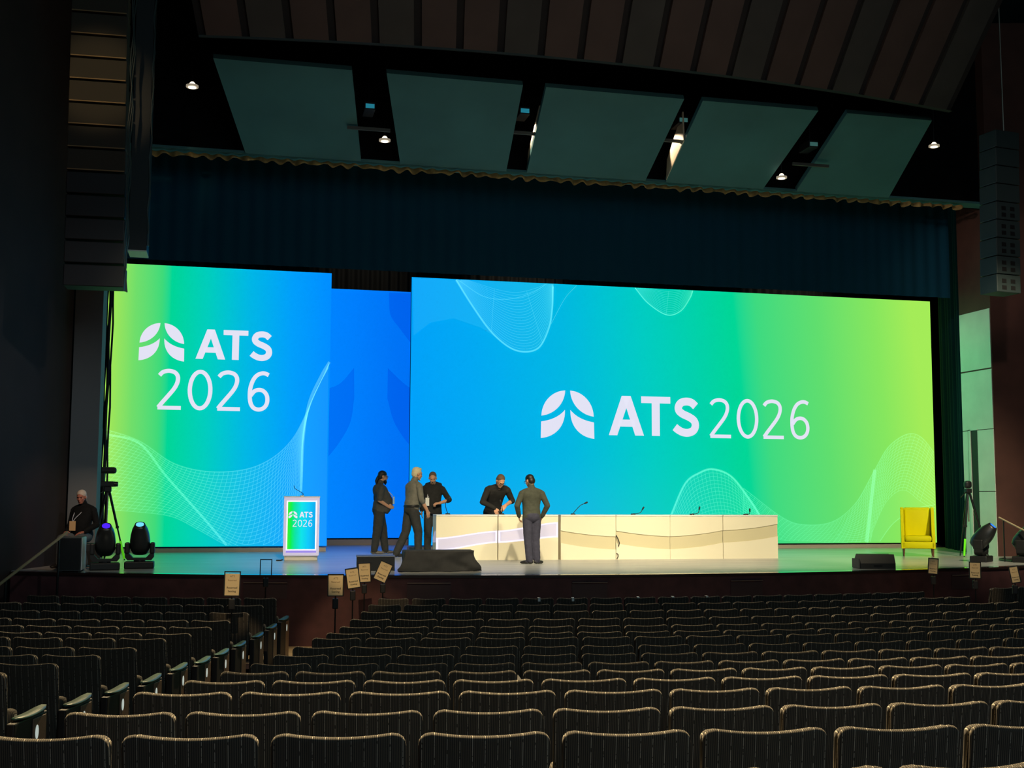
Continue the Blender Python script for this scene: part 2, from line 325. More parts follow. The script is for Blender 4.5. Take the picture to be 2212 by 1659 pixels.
WALLR = mat('maroon_side_wall', (84, 52, 44), 0.85, noise_amt=0.15, noise_scale=2)
WALLG = mat('grey_wall_panel', (216, 220, 208), 0.8, noise_amt=0.06, noise_scale=2)
WALLL = mat('dark_plaster_wall', (52, 40, 38), 0.85, noise_amt=0.15, noise_scale=1.5)
def wallbox(name, x0, y0, x1, y1, z0, z1, th, mt, kind='structure'):
    """wall slab between two plan points, thickness to the left of the direction"""
    d = Vector((x1 - x0, y1 - y0)); n = Vector((-d.y, d.x)).normalized() * th
    m = MB(); P = [(x0, y0), (x1, y1), (x1 + n.x, y1 + n.y), (x0 + n.x, y0 + n.y)]
    m.add([(x, y, z) for z in (z0, z1) for x, y in P], [(0, 3, 2, 1), (4, 5, 6, 7), (0, 1, 5, 4), (1, 2, 6, 5), (2, 3, 7, 6), (3, 0, 4, 7)])
    return m.build(name, mt, kind=kind)
# left: house wall splayed towards the audience, then the proscenium leg
wl = wallbox('wall_left', -2.9, 24.0, -6.6, 12.0, -0.3, 13.5, -0.4, WALLL)
wallbox('wall_left_upper', -4.35, 15.6, -6.2, 9.0, 5.0, 13.5, 0.25, mat('red_glow_wall', (170, 30, 22), 0.85))  # red glow of this corner is put into the wall colour
m = MB(); m.box(-2.87, -2.36, 24.0, 24.7, 0, 13.5)
m.build('wall_proscenium_left', mat('charcoal_proscenium', (112, 114, 116), 0.8), kind='structure')
# right: proscenium return lit by the screens, its panels and a door ajar, then the dark front wall
m = MB(); m.box(17.0, 17.4, 23.8, 25.0, 0, 13.5)
wr = m.build('wall_proscenium_right', WALLR, kind='structure')
PX = 16.985
for z0, z1 in ((1.08, 2.55), (3.97, 5.35), (5.37, 6.75)):
    m = MB(); m.box(PX, 17.0, 23.82, 24.98, z0, z1 - 0.015); m.build('panel', WALLG, wr)
m = MB(); m.box(PX, 17.0, 23.82, 24.55, 2.55, 3.955); m.box(PX, 17.0, 24.78, 24.98, 2.55, 3.955); m.build('panel', WALLG, wr)
m = MB(); m.box(PX - 0.004, PX + 0.01, 24.42, 24.74, SF, 3.97); dr = m.build('door_1', mat('dark_wood_door', (34, 18, 14), 0.6), kind='structure')
m = MB(); m.box(PX - 0.02, PX, 24.66, 24.74, SF, 3.98); m.box(PX - 0.02, PX, 24.40, 24.74, 3.96, 3.99); m.build('door_frame', WALLG, dr)
wallbox('wall_right', 17.0, 23.8, 21.5, 22.6, -0.3, 13.5, 0.35, WALLR)
wallbox('wall_back', 21, 35.5, -5.5, 35.5, 0, 14, -0.3, BLACKC)
wallbox('wall_stage_left', -4.6, 24.8, -4.6, 35.5, 0, 14, 0.2, BLACKC)
wallbox('wall_stage_right', 21.0, 35.5, 21.0, 22.9, 0, 14, 0.2, BLACKC)

# ------------------------------------------------------------------ ceiling: sloped reflector panels, soffit, planked upper ceiling (all beyond the lens, K sets their distance)
K = 1.13
def S(x, y, z): return Vector((x * K, y * K, CZ + (z - CZ) * K))
m = MB(); m.box(-12, 26, 2, 36, 15.0, 15.3)
ceil = m.build('ceiling', mat('ceiling_void', (14, 14, 15), 0.9), kind='structure')
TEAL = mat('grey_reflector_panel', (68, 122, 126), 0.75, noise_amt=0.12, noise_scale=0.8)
pans = [(0.21, 2.225, -0.35, 1.86), (2.93, 4.89, 2.43, 4.755), (5.28, 7.59, 5.16, 7.67), (8.0, 10.0, 8.02, 10.25), (10.70, 12.71, 10.82, 12.55)]
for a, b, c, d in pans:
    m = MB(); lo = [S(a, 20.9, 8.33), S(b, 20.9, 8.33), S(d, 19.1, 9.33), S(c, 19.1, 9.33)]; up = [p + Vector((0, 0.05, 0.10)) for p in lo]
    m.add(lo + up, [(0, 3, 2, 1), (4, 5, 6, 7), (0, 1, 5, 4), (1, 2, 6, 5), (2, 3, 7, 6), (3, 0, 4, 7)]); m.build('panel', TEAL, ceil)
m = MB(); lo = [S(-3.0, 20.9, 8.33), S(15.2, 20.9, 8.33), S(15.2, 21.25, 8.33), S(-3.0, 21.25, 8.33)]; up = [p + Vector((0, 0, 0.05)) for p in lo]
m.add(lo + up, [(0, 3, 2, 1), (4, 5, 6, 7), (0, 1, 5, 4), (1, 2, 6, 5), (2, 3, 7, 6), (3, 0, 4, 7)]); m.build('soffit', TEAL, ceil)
m = MB(); lo = [S(-3.0, 21.3, 8.33), S(15.2, 21.3, 8.33)]; hi = [S(-3.0, 21.3, 12.5), S(15.2, 21.3, 12.5)]
m.add(lo + hi, [(0, 1, 3, 2)]); m.build('header', BLACKC, ceil)
PLK = [mat('plank_a', (88, 70, 64), 0.7, noise_amt=0.12, noise_scale=1.5), mat('plank_b', (74, 70, 66), 0.7, noise_amt=0.12, noise_scale=1.5)]
def yl(x): return 17.5 + 0.0145 * (x - 5) ** 2
xs = [-0.50 + 0.643 * i for i in range(21)]
RISE = 3.0
def up_(x): return (AX + (x - AX) * (AY - yl(x) + 2.4) / (AY - yl(x)), yl(x) - 2.4, 9.25 + RISE)
for i in range(20):
    a, b = xs[i] + 0.06, xs[i + 1] - 0.06; m = MB(); lo = [S(a, yl(a), 9.25), S(b, yl(b), 9.25), S(*up_(b)), S(*up_(a))]; up = [p + Vector((0, 0.06, 0.05)) for p in lo]
    m.add(lo + up, [(0, 3, 2, 1), (4, 5, 6, 7), (0, 1, 5, 4), (1, 2, 6, 5), (2, 3, 7, 6), (3, 0, 4, 7)]); m.build('plank', PLK[(i * 7) % 3 % 2], ceil)
m = MB(); q = [-0.55 + 13.0 * i / 24 for i in range(25)]
m.add([S(x, yl(x) + 0.10, 9.25) for x in q] + [S(up_(x)[0], up_(x)[1] + 0.10, up_(x)[2]) for x in q], [(i, i + 1, 26 + i, 25 + i) for i in range(24)])
m.build('backing', mat('plank_backing', (46, 40, 38), 0.9), ceil)
m = MB(); m.add([S(x, yl(x), 9.25) for x in q] + [S(x, yl(x) + 0.12, 9.255) for x in q] + [S(x, yl(x) + 0.12, 10.8) for x in q], [(r * 25 + i, r * 25 + i + 1, r * 25 + 26 + i, r * 25 + 25 + i) for r in range(2) for i in range(24)])
m.build('lip', mat('ceiling_lip', (34, 33, 31), 0.9), ceil)
# lit baffle boards in two of the slots
BAF = mat('cream_baffle', (235, 215, 185), 0.6)
for xa, h in ((5.275, 0.5), (7.99, 0.62)):
    m = MB(); P = [S(xa, 20.85, 8.36), S(xa, 19.95, 8.86), S(xa, 20.0, 8.86 + h * 0.9), S(xa, 20.8, 8.40 + h * 0.55)]; Q = [p + Vector((0.03, 0, 0)) for p in P]
    m.add(P + Q, [(0, 1, 2, 3), (7, 6, 5, 4), (0, 4, 5, 1), (1, 5, 6, 2), (2, 6, 7, 3), (3, 7, 4, 0)]); m.build('baffle', BAF, ceil)
    spot('slot_lamp', S(xa - 0.30, 20.72, 9.15), S(xa, 20.35, 8.8), 60, (1.0, 0.80, 0.58), 58, 0.3, 0.03)

# ------------------------------------------------------------------ curtains
def curtain(name, label, x0, y0, x1, y1, z0, z1, mt, folds, amp, hem=0.0, cat='curtain', scall=0.0):
    n = folds * 8; m = MB(); d = Vector((x1 - x0, y1 - y0)); nn = Vector((-d.y, d.x)).normalized()
    zs = [z0, z0 + (z1 - z0) * 0.5, z1]; vs = []
    for k, z in enumerate(zs):
        for i in range(n + 1):
            t = i / n; a = amp * (sin(2 * pi * folds * t) + 0.35 * sin(2 * pi * folds * 0.37 * t + 1)) ; p = Vector((x0, y0)) + d * t + nn * a
            vs.append((p.x, p.y, z + (hem * noise.noise((t * folds * 0.7, 3.1, 0)) - scall * abs(sin(2 * pi * folds * 0.5 * t + 0.6 * sin(7 * t))) if k == 0 else 0)))
    m.add(vs, [(k * (n + 1) + i, k * (n + 1) + i + 1, (k + 1) * (n + 1) + i + 1, (k + 1) * (n + 1) + i) for k in range(2) for i in range(n)])
    return tag(m.build(name, mt, smooth=True), label, cat)
GOLD = mat('gold_hem_cloth', (150, 122, 70), 0.8, noise_amt=0.4, noise_scale=5)
c0, c1 = S(-1.36, 21.0, 8.30), S(14.40, 21.0, 8.30)
rv = MB(); n = 420; vs = []
for i in range(n + 1):
    t = i / n; x = c0.x + (c1.x - c0.x) * t; h = 0.055 + 0.06 * (0.5 + 0.5 * noise.noise((t * 60, 1.7, 0))) + 0.03 * sin(t * 330)
    y = c0.y + 0.06 * sin(t * 420) + 0.04 * noise.noise((t * 140, 9, 2))
    vs += [(x, y, c0.z), (x, y - 0.05, c0.z - h * 0.6), (x, y - 0.01, c0.z - h)]
rv.add(vs, [(3 * i + k, 3 * i + k + 1, 3 * i + k + 4, 3 * i + k + 3) for i in range(n) for k in range(2)])
tag(rv.build('valance_curtain', GOLD, smooth=True), 'narrow ruffled gold valance hem running under the ceiling panels', 'valance')
curtain('teaser_curtain', 'wide flat black border drape hanging above the screens', -2.3, 25.25, 16.95, 25.25, 7.20, 15.0, mat('haze_tinted_drape', (22, 74, 98), 0.95, spec=0.1), 60, 0.015)  # haze glow over the black drape is put into its blue colour
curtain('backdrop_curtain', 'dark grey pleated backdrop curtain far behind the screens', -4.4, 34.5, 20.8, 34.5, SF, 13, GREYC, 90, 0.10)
curtain('leg_curtain', 'tall black side curtain between right screen and green lit wall', 18.60, 28.3, 17.70, 26.0, SF, 12, mat('dark_haze_tinted_drape', (12, 38, 50), 0.95, spec=0.1), 7, 0.05)  # black cloth of both right legs, bluish haze painted into its colour
curtain('leg_curtain', 'tall black side curtain in the corner right of the proscenium wall', 17.75, 26.1, 17.45, 25.1, SF, 12, mat('dark_haze_tinted_drape', (12, 38, 50), 0.95, spec=0.1), 4, 0.04)
curtain('leg_curtain', 'tall black side curtain left of the left screen', -4.3, 27.8, -2.85, 28.2, SF, 12, BLACKC, 6, 0.05)

# ------------------------------------------------------------------ the three LED walls
SCR = {}
WHITEL = emat('white_led', (232, 232, 250), 0.95)
def screen(name, label, x0, x1, Y, z0, z1, mt, basem):
    r = thing(name, label, 'screen', ((x0 + x1) / 2, Y, SF)); cx = (x0 + x1) / 2
    m = MB(); m.box(x0 - cx, x1 - cx, 0, 0.12, z0 - SF, z1 - SF); m.m = [1, 1, 0, 1, 1, 1]; m.build('led_panel', [mt, BLACK], r)
    m = MB(); m.box(x0 - cx + 0.02, x1 - cx - 0.02, -0.02, 0.4, 0, z0 - SF - 0.035); m.build('base_rail', basem, r)
    return r
BASE = mat('grey_base_rail', (205, 188, 170), 0.6)
ls = screen('led_screen', 'left LED wall, green to blue, ATS above 2026', -2.72, 2.385, 28.6, 1.205, 7.72,
            ramp_screen('left_led', [(0, (168, 232, 84)), (0.12, (112, 222, 106)), (0.235, (62, 218, 122)), (0.275, (0, 214, 150)), (0.44, (0, 206, 190)), (0.62, (0, 184, 228)), (0.82, (0, 160, 250)), (1, (0, 142, 255))], -2.55, 2.55), BASE)
ms = screen('led_screen', 'plain blue LED wall set back between the two big screens', 2.0, 6.0, 32.0, 1.27, 7.94,
            ramp_screen('middle_led', [(0, (0, 136, 255)), (0.35, (0, 128, 252)), (0.7, (0, 116, 245)), (1, (0, 110, 242))], -2.0, 1.5), BASE)
rs = screen('led_screen', 'huge right LED wall, blue to yellow green, ATS 2026 on one line', 4.33, 18.56, 28.6, 1.205, 7.72,
            ramp_screen('right_led', [(0, (0, 160, 250)), (0.14, (0, 170, 242)), (0.3, (0, 184, 226)), (0.45, (0, 204, 196)), (0.56, (0, 210, 170)), (0.635, (0, 214, 150)), (0.68, (62, 218, 128)), (0.80, (96, 222, 110)), (0.92, (134, 230, 94)), (1, (164, 236, 88))], -7.1, 7.1, 0.09), BASE)
# letters as strokes
def arcpts(cx, cz, rx, rz, n=40): return [(cx + rx * cos(2 * pi * i / n), cz + rz * sin(2 * pi * i / n)) for i in range(n + 1)]
TWO = crom([(.03, .84), (.10, .915), (.19, .95), (.29, .955), (.40, .92), (.465, .84), (.475, .73), (.44, .61), (.37, .49), (.26, .35), (.12, .18), (.02, .05)], 6)
SIX = crom([(.53, .915), (.44, .955), (.35, .955), (.235, .90), (.145, .78), (.085, .60), (.07, .42), (.09, .22), (.165, .09), (.29, .045), (.41, .08), (.485, .17), (.51, .29), (.485, .42), (.40, .515), (.29, .54), (.18, .50), (.09, .39)], 6)
SS = crom([(.615, .775), (.51, .865), (.38, .895), (.235, .865), (.155, .765), (.165, .655), (.27, .57), (.43, .50), (.565, .41), (.605, .28), (.55, .155), (.415, .095), (.27, .105), (.14, .165), (.05, .235)], 6)
def word(m, s, x0, x1, z0, z1, y, wid, dx):
    """place the strokes of ATS or 2026 so that they fill the box x0..x1, z0..z1"""
    if s == 'ATS':
        U = 2.50; f = lambda x, z: (x0 + (x1 - x0) * x / U, z0 + (z1 - z0) * z)
        for poly in ([(0, 0), (.235, 0), (.60, 1), (.36, 1)], [(.73, 0), (.975, 0), (.61, 1), (.38, 1)], [(.24, .22), (.74, .22), (.70, .40), (.30, .40)],
                     [(.90, .83), (1.72, .83), (1.72, 1), (.90, 1)], [(1.195, 0), (1.42, 0), (1.42, .84), (1.195, .84)]):
            m.flat([f(*p) for p in poly], y)
        m.ribbon([f(1.79 + p[0] * 1.05, p[1]) for p in SS], wid * 2.05, y - 0.0005)
    else:
        U = 2.75; f = lambda x, z: (x0 + (x1 - x0) * x / U, z0 + (z1 - z0) * z)
        for o in (0, 1.443):
            m.ribbon([f(o + p[0], p[1]) for p in TWO], wid, y); m.ribbon([f(o + 0.005, .045), f(o + .565, .045)], wid * .95, y - 0.0006)
        m.ribbon([f(.729 + p[0], p[1]) for p in arcpts(.29, .5, .25, .455)], wid, y)
        m.ribbon([f(2.17 + p[0], p[1]) for p in SIX], wid, y)
def bez(a, b, c, d, n=14):
    a, b, c, d = map(Vector, (a, b, c, d)); return [a * (1 - t) ** 3 + b * 3 * t * (1 - t) ** 2 + c * 3 * t * t * (1 - t) + d * t ** 3 for t in [i / n for i in range(n + 1)]]
def leaves(m, x0, x1, z0, z1, y):
    up = bez((.455, .83), (.22, .82), (.02, .64), (.01, .385)) + bez((.01, .385), (.24, .41), (.44, .58), (.455, .83))[1:-1]
    lo = bez((.45, .495), (.34, .37), (.18, .31), (.005, .285)) + bez((0, 0), (.26, .02), (.46, .20), (.45, .495))[:-1]
    for P in (up, lo):
        for mir in (0, 1):
            m.flat([(x0 + (x1 - x0) * (1 - p[0] if mir else p[0]), z0 + (z1 - z0) * p[1] / .83) for p in (reversed(P) if mir else P)], y)
m = MB(); cx = -0.1675; leaves(m, -2.0 - cx, -0.985 - cx, 5.475 - SF, 6.36 - SF, -0.006); word(m, 'ATS', -0.73 - cx, 1.0 - cx, 5.55 - SF, 6.25 - SF, -0.006, 0.070, 0)
word(m, '2026', -1.55 - cx, 1.0 - cx, 4.35 - SF, 5.29 - SF, -0.006, 0.095, 0); m.build('lettering', WHITEL, ls)
cx = 11.445
m = MB(); leaves(m, 7.6 - cx, 8.99 - cx, 3.83 - SF, 5.03 - SF, -0.006); word(m, 'ATS', 9.37 - cx, 11.77 - cx, 3.93 - SF, 4.93 - SF, -0.006, 0.098, 0)
word(m, '2026', 12.10 - cx, 14.92 - cx, 3.90 - SF, 4.93 - SF, -0.006, 0.095, 0); m.build('lettering', WHITEL, rs)
# line drawings
G1 = glow('cyan_line_led', (150, 255, 220), 0.13); G2 = glow('bright_line_led', (150, 255, 225), 0.18); G3 = glow('veil_led', (120, 240, 220), 0.035)
def clipz(pts, zmin, zmax, x0, x1): return [p for p in pts if zmin <= p[1] <= zmax and x0 <= p[0] <= x1]
def net(par, cx, A, B, nt_, ns, shift, box, y=-0.004, wid=0.013, veil=True):
    m = MB(); x0, x1, z0, z1 = box
    a = resample(crom(A, 12), 90); b = resample(crom(B, 12), 90)
    def put(pts, w_):
        run = []
        for p in pts:
            if x0 <= p[0] <= x1 and z0 <= p[1] <= z1: run.append((p[0] - cx, p[1] - SF))
            else:
                if len(run) > 1: m.ribbon(run, w_, y)
                run = []
        if len(run) > 1: m.ribbon(run, w_, y)
    for i in range(nt_):
        t = i / (nt_ - 1); put([p.lerp(q, t) for p, q in zip(a, b)], wid * (1.8 if i == 0 else 1.0))
    for i in range(ns):
        k = i / (ns - 1) * 89
        pts = []
        for j in range(25):
            t = j / 24; kk = min(89, max(0, k + shift * (t - 0.0))); i0 = int(kk); i1 = min(89, i0 + 1); f = kk - i0
            pts.append(a[i0].lerp(a[i1], f).lerp(b[i0].lerp(b[i1], f), t))
        put(pts, wid * 0.9)
    o = m.build('line_net', G1, par); o['kind'] = 'stuff'
def thick(par, cx, P, w_, mt=None, y=-0.0045, box=None):
    m = MB(); pts = [(p[0] - cx, p[1] - SF) for p in crom(P, 10) if (not box or (box[0] <= p[0] <= box[1] and box[2] <= p[1] <= box[3]))]
    m.ribbon(pts, w_, y); m.build('bright_line', mt or G2, par)
def veil(par, cx, P, mt=None, y=-0.003):
    m = MB(); m.flat([(p[0] - cx, p[1] - SF) for p in P], y); m.build('pale_shape', mt or G3, par)
LB = (-2.715, 2.38, 1.21, 7.715); cxl = -0.1675
LA = [(-2.73, 3.89), (-1.93, 3.62), (-1.1, 3.09), (-0.16, 2.92), (0.78, 3.09), (1.52, 3.69), (2.04, 4.8), (2.39, 5.60)]
LBc = [(-2.73, 2.06), (-1.98, 2.0), (-1.16, 1.89), (-0.54, 1.58), (0.09, 1.23), (0.7, 1.0), (1.45, 1.4), (1.76, 2.48), (1.79, 3.7), (1.95, 4.6), (2.38, 5.5)]
net(ls, cxl, LA, LBc, 24, 66, -16, LB)
thick(ls, cxl, [(-2.71, 3.76), (-1.93, 3.57), (-1.29, 2.8), (-0.44, 1.85), (0.09, 1.23)], 0.05)
thick(ls, cxl, [(1.76, 2.48), (1.79, 3.7), (1.91, 4.58), (2.19, 5.25), (2.37, 5.57)], 0.06)
veil(ls, cxl, [p for p in crom(LA, 8) if p[0] < 2.37] + [(2.37, 1.22)] + [(0.1, 1.22)] + [p for p in reversed(crom(LBc[:5], 8))])
RB = (4.34, 18.55, 1.21, 7.715); cxr = 11.445
RA = [(13.0, 2.62), (14.08, 1.87), (14.73, 1.68), (15.53, 1.77), (16.21, 2.27), (16.77, 3.13), (17.2, 3.75), (17.76, 4.09), (18.18, 4.01), (18.6, 3.55)]
RBc = [(13.0, 1.5), (14.0, 1.3), (14.9, 1.25), (15.7, 1.2), (16.48, 1.15), (16.7, 1.6), (17.1, 2.3), (17.6, 2.6), (18.1, 2.3), (18.6, 2.0)]
net(rs, cxr, RA, RBc, 20, 54, -8, RB)
thick(rs, cxr, [(16.77, 3.13), (16.61, 2.09), (16.48, 1.22)], 0.10)
veil(rs, cxr, [p for p in crom(RA[4:9], 8)] + [(18.55, 3.6), (18.55, 2.2), (17.91, 2.09), (17.28, 1.72), (16.86, 1.24), (15.5, 1.22)])
thick(rs, cxr, [(16.86, 1.24), (17.28, 1.72), (17.91, 2.09), (18.54, 2.21)], 0.02, G1)
HU = [(11.0, 1.9), (11.4, 2.72), (11.79, 3.0), (12.17, 3.1), (12.68, 2.91), (13.18, 2.32), (13.5, 1.85)]
HB = [(11.3, 1.5), (11.7, 1.75), (12.0, 1.85), (12.4, 1.9), (12.9, 1.8), (13.4, 1.5), (13.9, 1.2)]
net(rs, cxr, HU, HB, 14, 34, -8, RB); thick(rs, cxr, HU, 0.055)
veil(rs, cxr, list(crom(HU, 8)))
TL = [(5.43, 7.70), (5.84, 7.08), (6.31, 6.46), (6.79, 6.07), (7.2, 5.97), (7.56, 6.1), (7.8, 6.57), (7.89, 7.05), (7.92, 7.715)]
TLB = [(5.6, 7.75), (6.1, 7.6), (6.5, 7.5), (6.9, 7.45), (7.2, 7.5), (7.5, 7.6), (7.7, 7.7), (7.85, 7.8), (7.95, 7.9)]
net(rs, cxr, TL, TLB, 22, 4, 0, RB, wid=0.010); thick(rs, cxr, TL, 0.045, box=RB)
thick(rs, cxr, [(5.49, 7.70), (6.13, 7.32), (6.78, 7.28), (7.38, 7.47), (7.74, 7.71)], 0.016, G1)
veil(rs, cxr, [(4.39, 6.28), (4.8, 6.61), (5.38, 6.74), (6.08, 6.53), (6.61, 6.2), (6.31, 6.46), (5.84, 7.08), (5.45, 7.7), (4.35, 7.7)])
thick(rs, cxr, [(7.86, 6.69), (8.22, 7.35), (8.53, 7.7)], 0.016, G1); veil(rs, cxr, list(crom(TL, 6)))
TR = [(10.09, 7.71), (10.44, 7.33), (10.94, 7.05), (11.32, 7.16), (11.58, 7.5), (11.67, 7.715)]
net(rs, cxr, TR, [(10.3, 7.75), (10.6, 7.7), (10.95, 7.66), (11.25, 7.7), (11.5, 7.75), (11.7, 7.8)], 14, 3, 0, RB, wid=0.010); thick(rs, cxr, TR, 0.03)
DK = tint('dim_blue_led', (0.4, 0.74, 0.94)); cxm = 4.0
veil(ms, cxm, list(crom([(4.22, 7.9), (4.27, 7.3), (4.55, 6.9), (4.95, 6.4)], 6)) + [(5.9, 6.0), (5.9, 7.9)], DK)
veil(ms, cxm, list(crom([(2.3, 5.15), (2.9, 5.35), (3.31, 5.81)], 6)) + list(crom([(3.33, 5.0), (3.2, 4.25), (2.68, 3.44), (2.1, 3.0)], 6)), DK)
veil(ms, cxm, [(4.22, 5.83)] + list(crom([(4.22, 5.0), (4.45, 4.3), (5.0, 3.6), (5.9, 3.0)], 6)) + list(crom([(5.9, 4.8), (5.2, 5.1), (4.7, 5.4), (4.22, 5.83)], 6))[:-1], DK)
# vertical cable bundle hung in front of the left screen's edge
m = MB()
for k, (dx, r) in enumerate(((0, .035), (.06, .022), (-.05, .018))):
    m.tube([(-2.47 + dx + 0.012 * sin(i * 1.7 + k * 2), 26.5 + 0.02 * k, SF + 0.0 + i * 0.45) for i in range(17)], r, 6)
tag(m.build('cable_bundle', BLACK, smooth=True), 'thin black cable bundle hanging along left edge of left screen', 'cable')

# ------------------------------------------------------------------ seats
ARMM = mat('seat_arm_pad', (30, 32, 32), 0.5); ENDW = mat('seat_end_veneer', (120, 98, 78), 0.5, noise_amt=0.15, noise_scale=12); CAPM = mat('seat_end_cap', (40, 70, 62), 0.35)
PLATE = mat('lit_aisle_marker', (235, 235, 228), 0.4, emit=(215, 232, 225), estr=0.5)
SEATSHELL = mat('seat_base_board', (24, 22, 21), 0.6)
BW = 0.495                                  # back width for a pitch of 0.55
def pad(w, z0, z1, yb, yt, th, dip, bulge, rc, nx=22, nz=9, back=True):
    """upholstered back: rounded upper corners, dipping top edge, slight bulge to the rear"""
    m = MB(); out = []
    def prof(u):                             # top height over the width u in -1..1
        x = u * w / 2; z = z1 - dip * (1 - u * u) ; e = w / 2 - abs(x)
        if e < rc: z -= rc - math.sqrt(max(0, rc * rc - (rc - e) ** 2))
        return z
    us = [-1, -.985, -.95, -.9] + [-.8 + 1.6 * i / (nx - 1) for i in range(nx)] + [.9, .95, .985, 1]; N = len(us)
    rows = []; TS = [0, .35, .65, .82, .90, .945, .965, .98, .992, 1.0]
    for side, off in ((0, 0.0), (1, th)):
        for k in range(nz + 1):
            t = TS[k] if side == 0 else TS[nz - k]; row = []
            for u in us:
                z = z0 + (prof(u) - z0) * t; y = yb + (yt - yb) * t - bulge * (1 - u * u) * (0.3 + 0.7 * t)
                # round the top over: both faces meet in a roll
                e = max(0, (prof(u) - z)); rr = th / 2
                if e < rr: dy = rr - math.sqrt(max(0, rr * rr - (rr - e) ** 2))
                else: dy = 0
                ed = max(0, w / 2 - abs(u * w / 2)); 
                if ed < rr: dy = max(dy, rr - math.sqrt(max(0, rr * rr - (rr - ed) ** 2)))
                row.append((u * w / 2 * (0.94 + 0.06 * t), y + (dy if side == 0 else th - dy), z))
            rows.append(row)
    m.loft(rows + [rows[0]], cap=False, close=False); return m
def pad_mesh(name, mats, *a, **k):
    return pad(*a, **k).mesh(name, mats, True)
me_back = pad_mesh('back_panel', FAB, BW, 0.28, SEATH, 0.10, 0.0, 0.030, 0.020, 0.025, 0.055)
me_front = pad_mesh('back_cushion', FAB, BW - 0.012, 0.40, SEATH - 0.010, 0.135, 0.043, 0.050, 0.020, 0.022, 0.050)
me_seat = MB().bbox(-0.235, 0.235, 0.19, 0.31, 0.34, 0.64, 0.035).mesh('seat_cushion', FAB, True)
me_arm = MB().bbox(-0.028, 0.028, 0.06, 0.46, 0.57, 0.60, 0.012).box(-0.018, 0.018, 0.12, 0.40, 0.0, 0.57).mesh('armrest', ARMM)
def endmesh():
    m = MB(); m.bbox(-0.03, 0.03, 0.04, 0.60, 0.0, 0.575, 0.01); m.m = [0] * len(m.m); m.mi = 1
    m.bbox(0.029, 0.038, 0.34, 0.56, 0.03, 0.555, 0.003); return m.mesh('end_panel', [SEATSHELL, ENDW])
me_end = endmesh()
def capmesh():
    m = MB(); n = 8; rings = []
    for i in range(n + 1):
        t = i / n; y = 0.10 + 0.50 * t; z = 0.580 + 0.018 * (abs(t - 0.45) * 2) ** 2 * (1 if t > 0.45 else 0.6); hw = 0.048 * math.sqrt(max(0.15, 1 - (2 * t - 1) ** 4))
        rings.append([(-hw, y, z), (hw, y, z), (hw, y, z + 0.013), (-hw, y, z + 0.013)])
    m.loft(rings); return m.mesh('arm_cap', CAPM, True)
me_cap = capmesh()
me_plate = MB().add([(0.041, 0.40 + 0.026 * cos(2 * pi * i / 16), 0.455 + 0.050 * sin(2 * pi * i / 16)) for i in range(16)] + [(0.037, 0.40 + 0.026 * cos(2 * pi * i / 16), 0.455 + 0.050 * sin(2 * pi * i / 16)) for i in range(16)],
                    [tuple(range(16))] + [(i, 16 + i, 16 + (i + 1) % 16, (i + 1) % 16) for i in range(16)]).mesh('aisle_marker', PLATE)
def part(name, me, parent, loc=None, scale=None):
    o = D.objects.new(name, me); COL.objects.link(o); o.parent = parent
    if loc: o.location = loc
    if scale: o.scale = scale
    return o
def seat(R, ztop, ta, tb, label, group, end=0, dR=0.0):
    t = (ta + tb) / 2; p = pol(R + dR, t, ztop - SEATH); wdt = (tb - ta) * R; sc = (wdt - 0.045) / BW
    r = thing('theatre_seat', label, 'seat', p, t, group)
    sc_ = (sc, 1, 1)
    part('back_panel', me_back, r, scale=sc_); part('back_cushion', me_front, r, scale=sc_); part('seat_cushion', me_seat, r, scale=sc_)
    part('armrest', me_arm, r, loc=(-wdt / 2, 0, 0))
    if end == 0: return r
    e = part('end_panel', me_end, r, loc=(end * (wdt / 2 + 0.02), 0, 0)); part('arm_cap', me_cap, e)
    if end > 0: part('aisle_marker', me_plate, e)
    return r
for k, (R, z, th) in enumerate(ROWS):
    n = len(th) - 1; mid = (th[0] + th[-1]) / 2
    for i in range(n):
        lab = 'striped theatre seat, %s from the left aisle, %s row from stage, centre block' % (ORD[i + 1], ORD[k + 1])
        if k == 14: lab = 'big striped theatre seat, %s from the left, last fully seen row' % ORD[i + 1]
        if k == 15: lab = 'striped theatre seat just peeking up at bottom frame edge, %s from the left' % ORD[i + 1]
        dR = 0.0
        if k == 13: dR = -0.65 * ((th[i] + th[i + 1]) / 2 - mid)
        if k == 14: dR = -0.30 * ((th[i] + th[i + 1]) / 2 - mid)
        seat(R, z, th[i], th[i + 1], lab, 'seats of the centre block', end=(-1 if i == 0 and k < 14 else 0), dR=dR)
for k, (R, z, th) in enumerate(LEFT):
    n = len(th) - 1
    for i in range(n):
        lab = 'striped theatre seat, %s from the centre aisle, %s row from stage, left block' % (ORD[n - i], ORD[k + 1])
        seat(R, z, th[i], th[i + 1], lab, 'seats of the left block', end=(1 if i == n - 1 else 0))
for k, (R, z, th) in enumerate(RIGHT):
    for i in range(len(th) - 1):
        if k == 1 and i == 0: continue
        seat(R, z, th[i], th[i + 1], 'dark theatre seat, %s from the right aisle, %s row from stage, right block' % (ORD[i + 1], ORD[k + 1]), 'seats of the right block')
TAGM = mat('white_paper_tag', (240, 240, 236), 0.6)
for n_, i in enumerate((4, 5, 7, 8, 9)):
    th = ROWS[0][2]; t = th[i] + (th[i + 1] - th[i]) * (0.52, 0.5, 0.42, 0.45, 0.5)[n_]; p = pol(26.747, t, 0.866)
    m = MB(); m.box(-0.018, 0.018, -0.042, -0.038, -0.05 if n_ < 2 else -0.015, 0.004); m.box(-0.018, 0.018, -0.042, 0.03, 0.0, 0.004)
    tag(m.build('paper_tag', TAGM, loc=p, rz=t), 'small white paper tag over front row seat back, %s of five from the left' % ORD[n_ + 1], 'tag', 'paper tags on the front row')

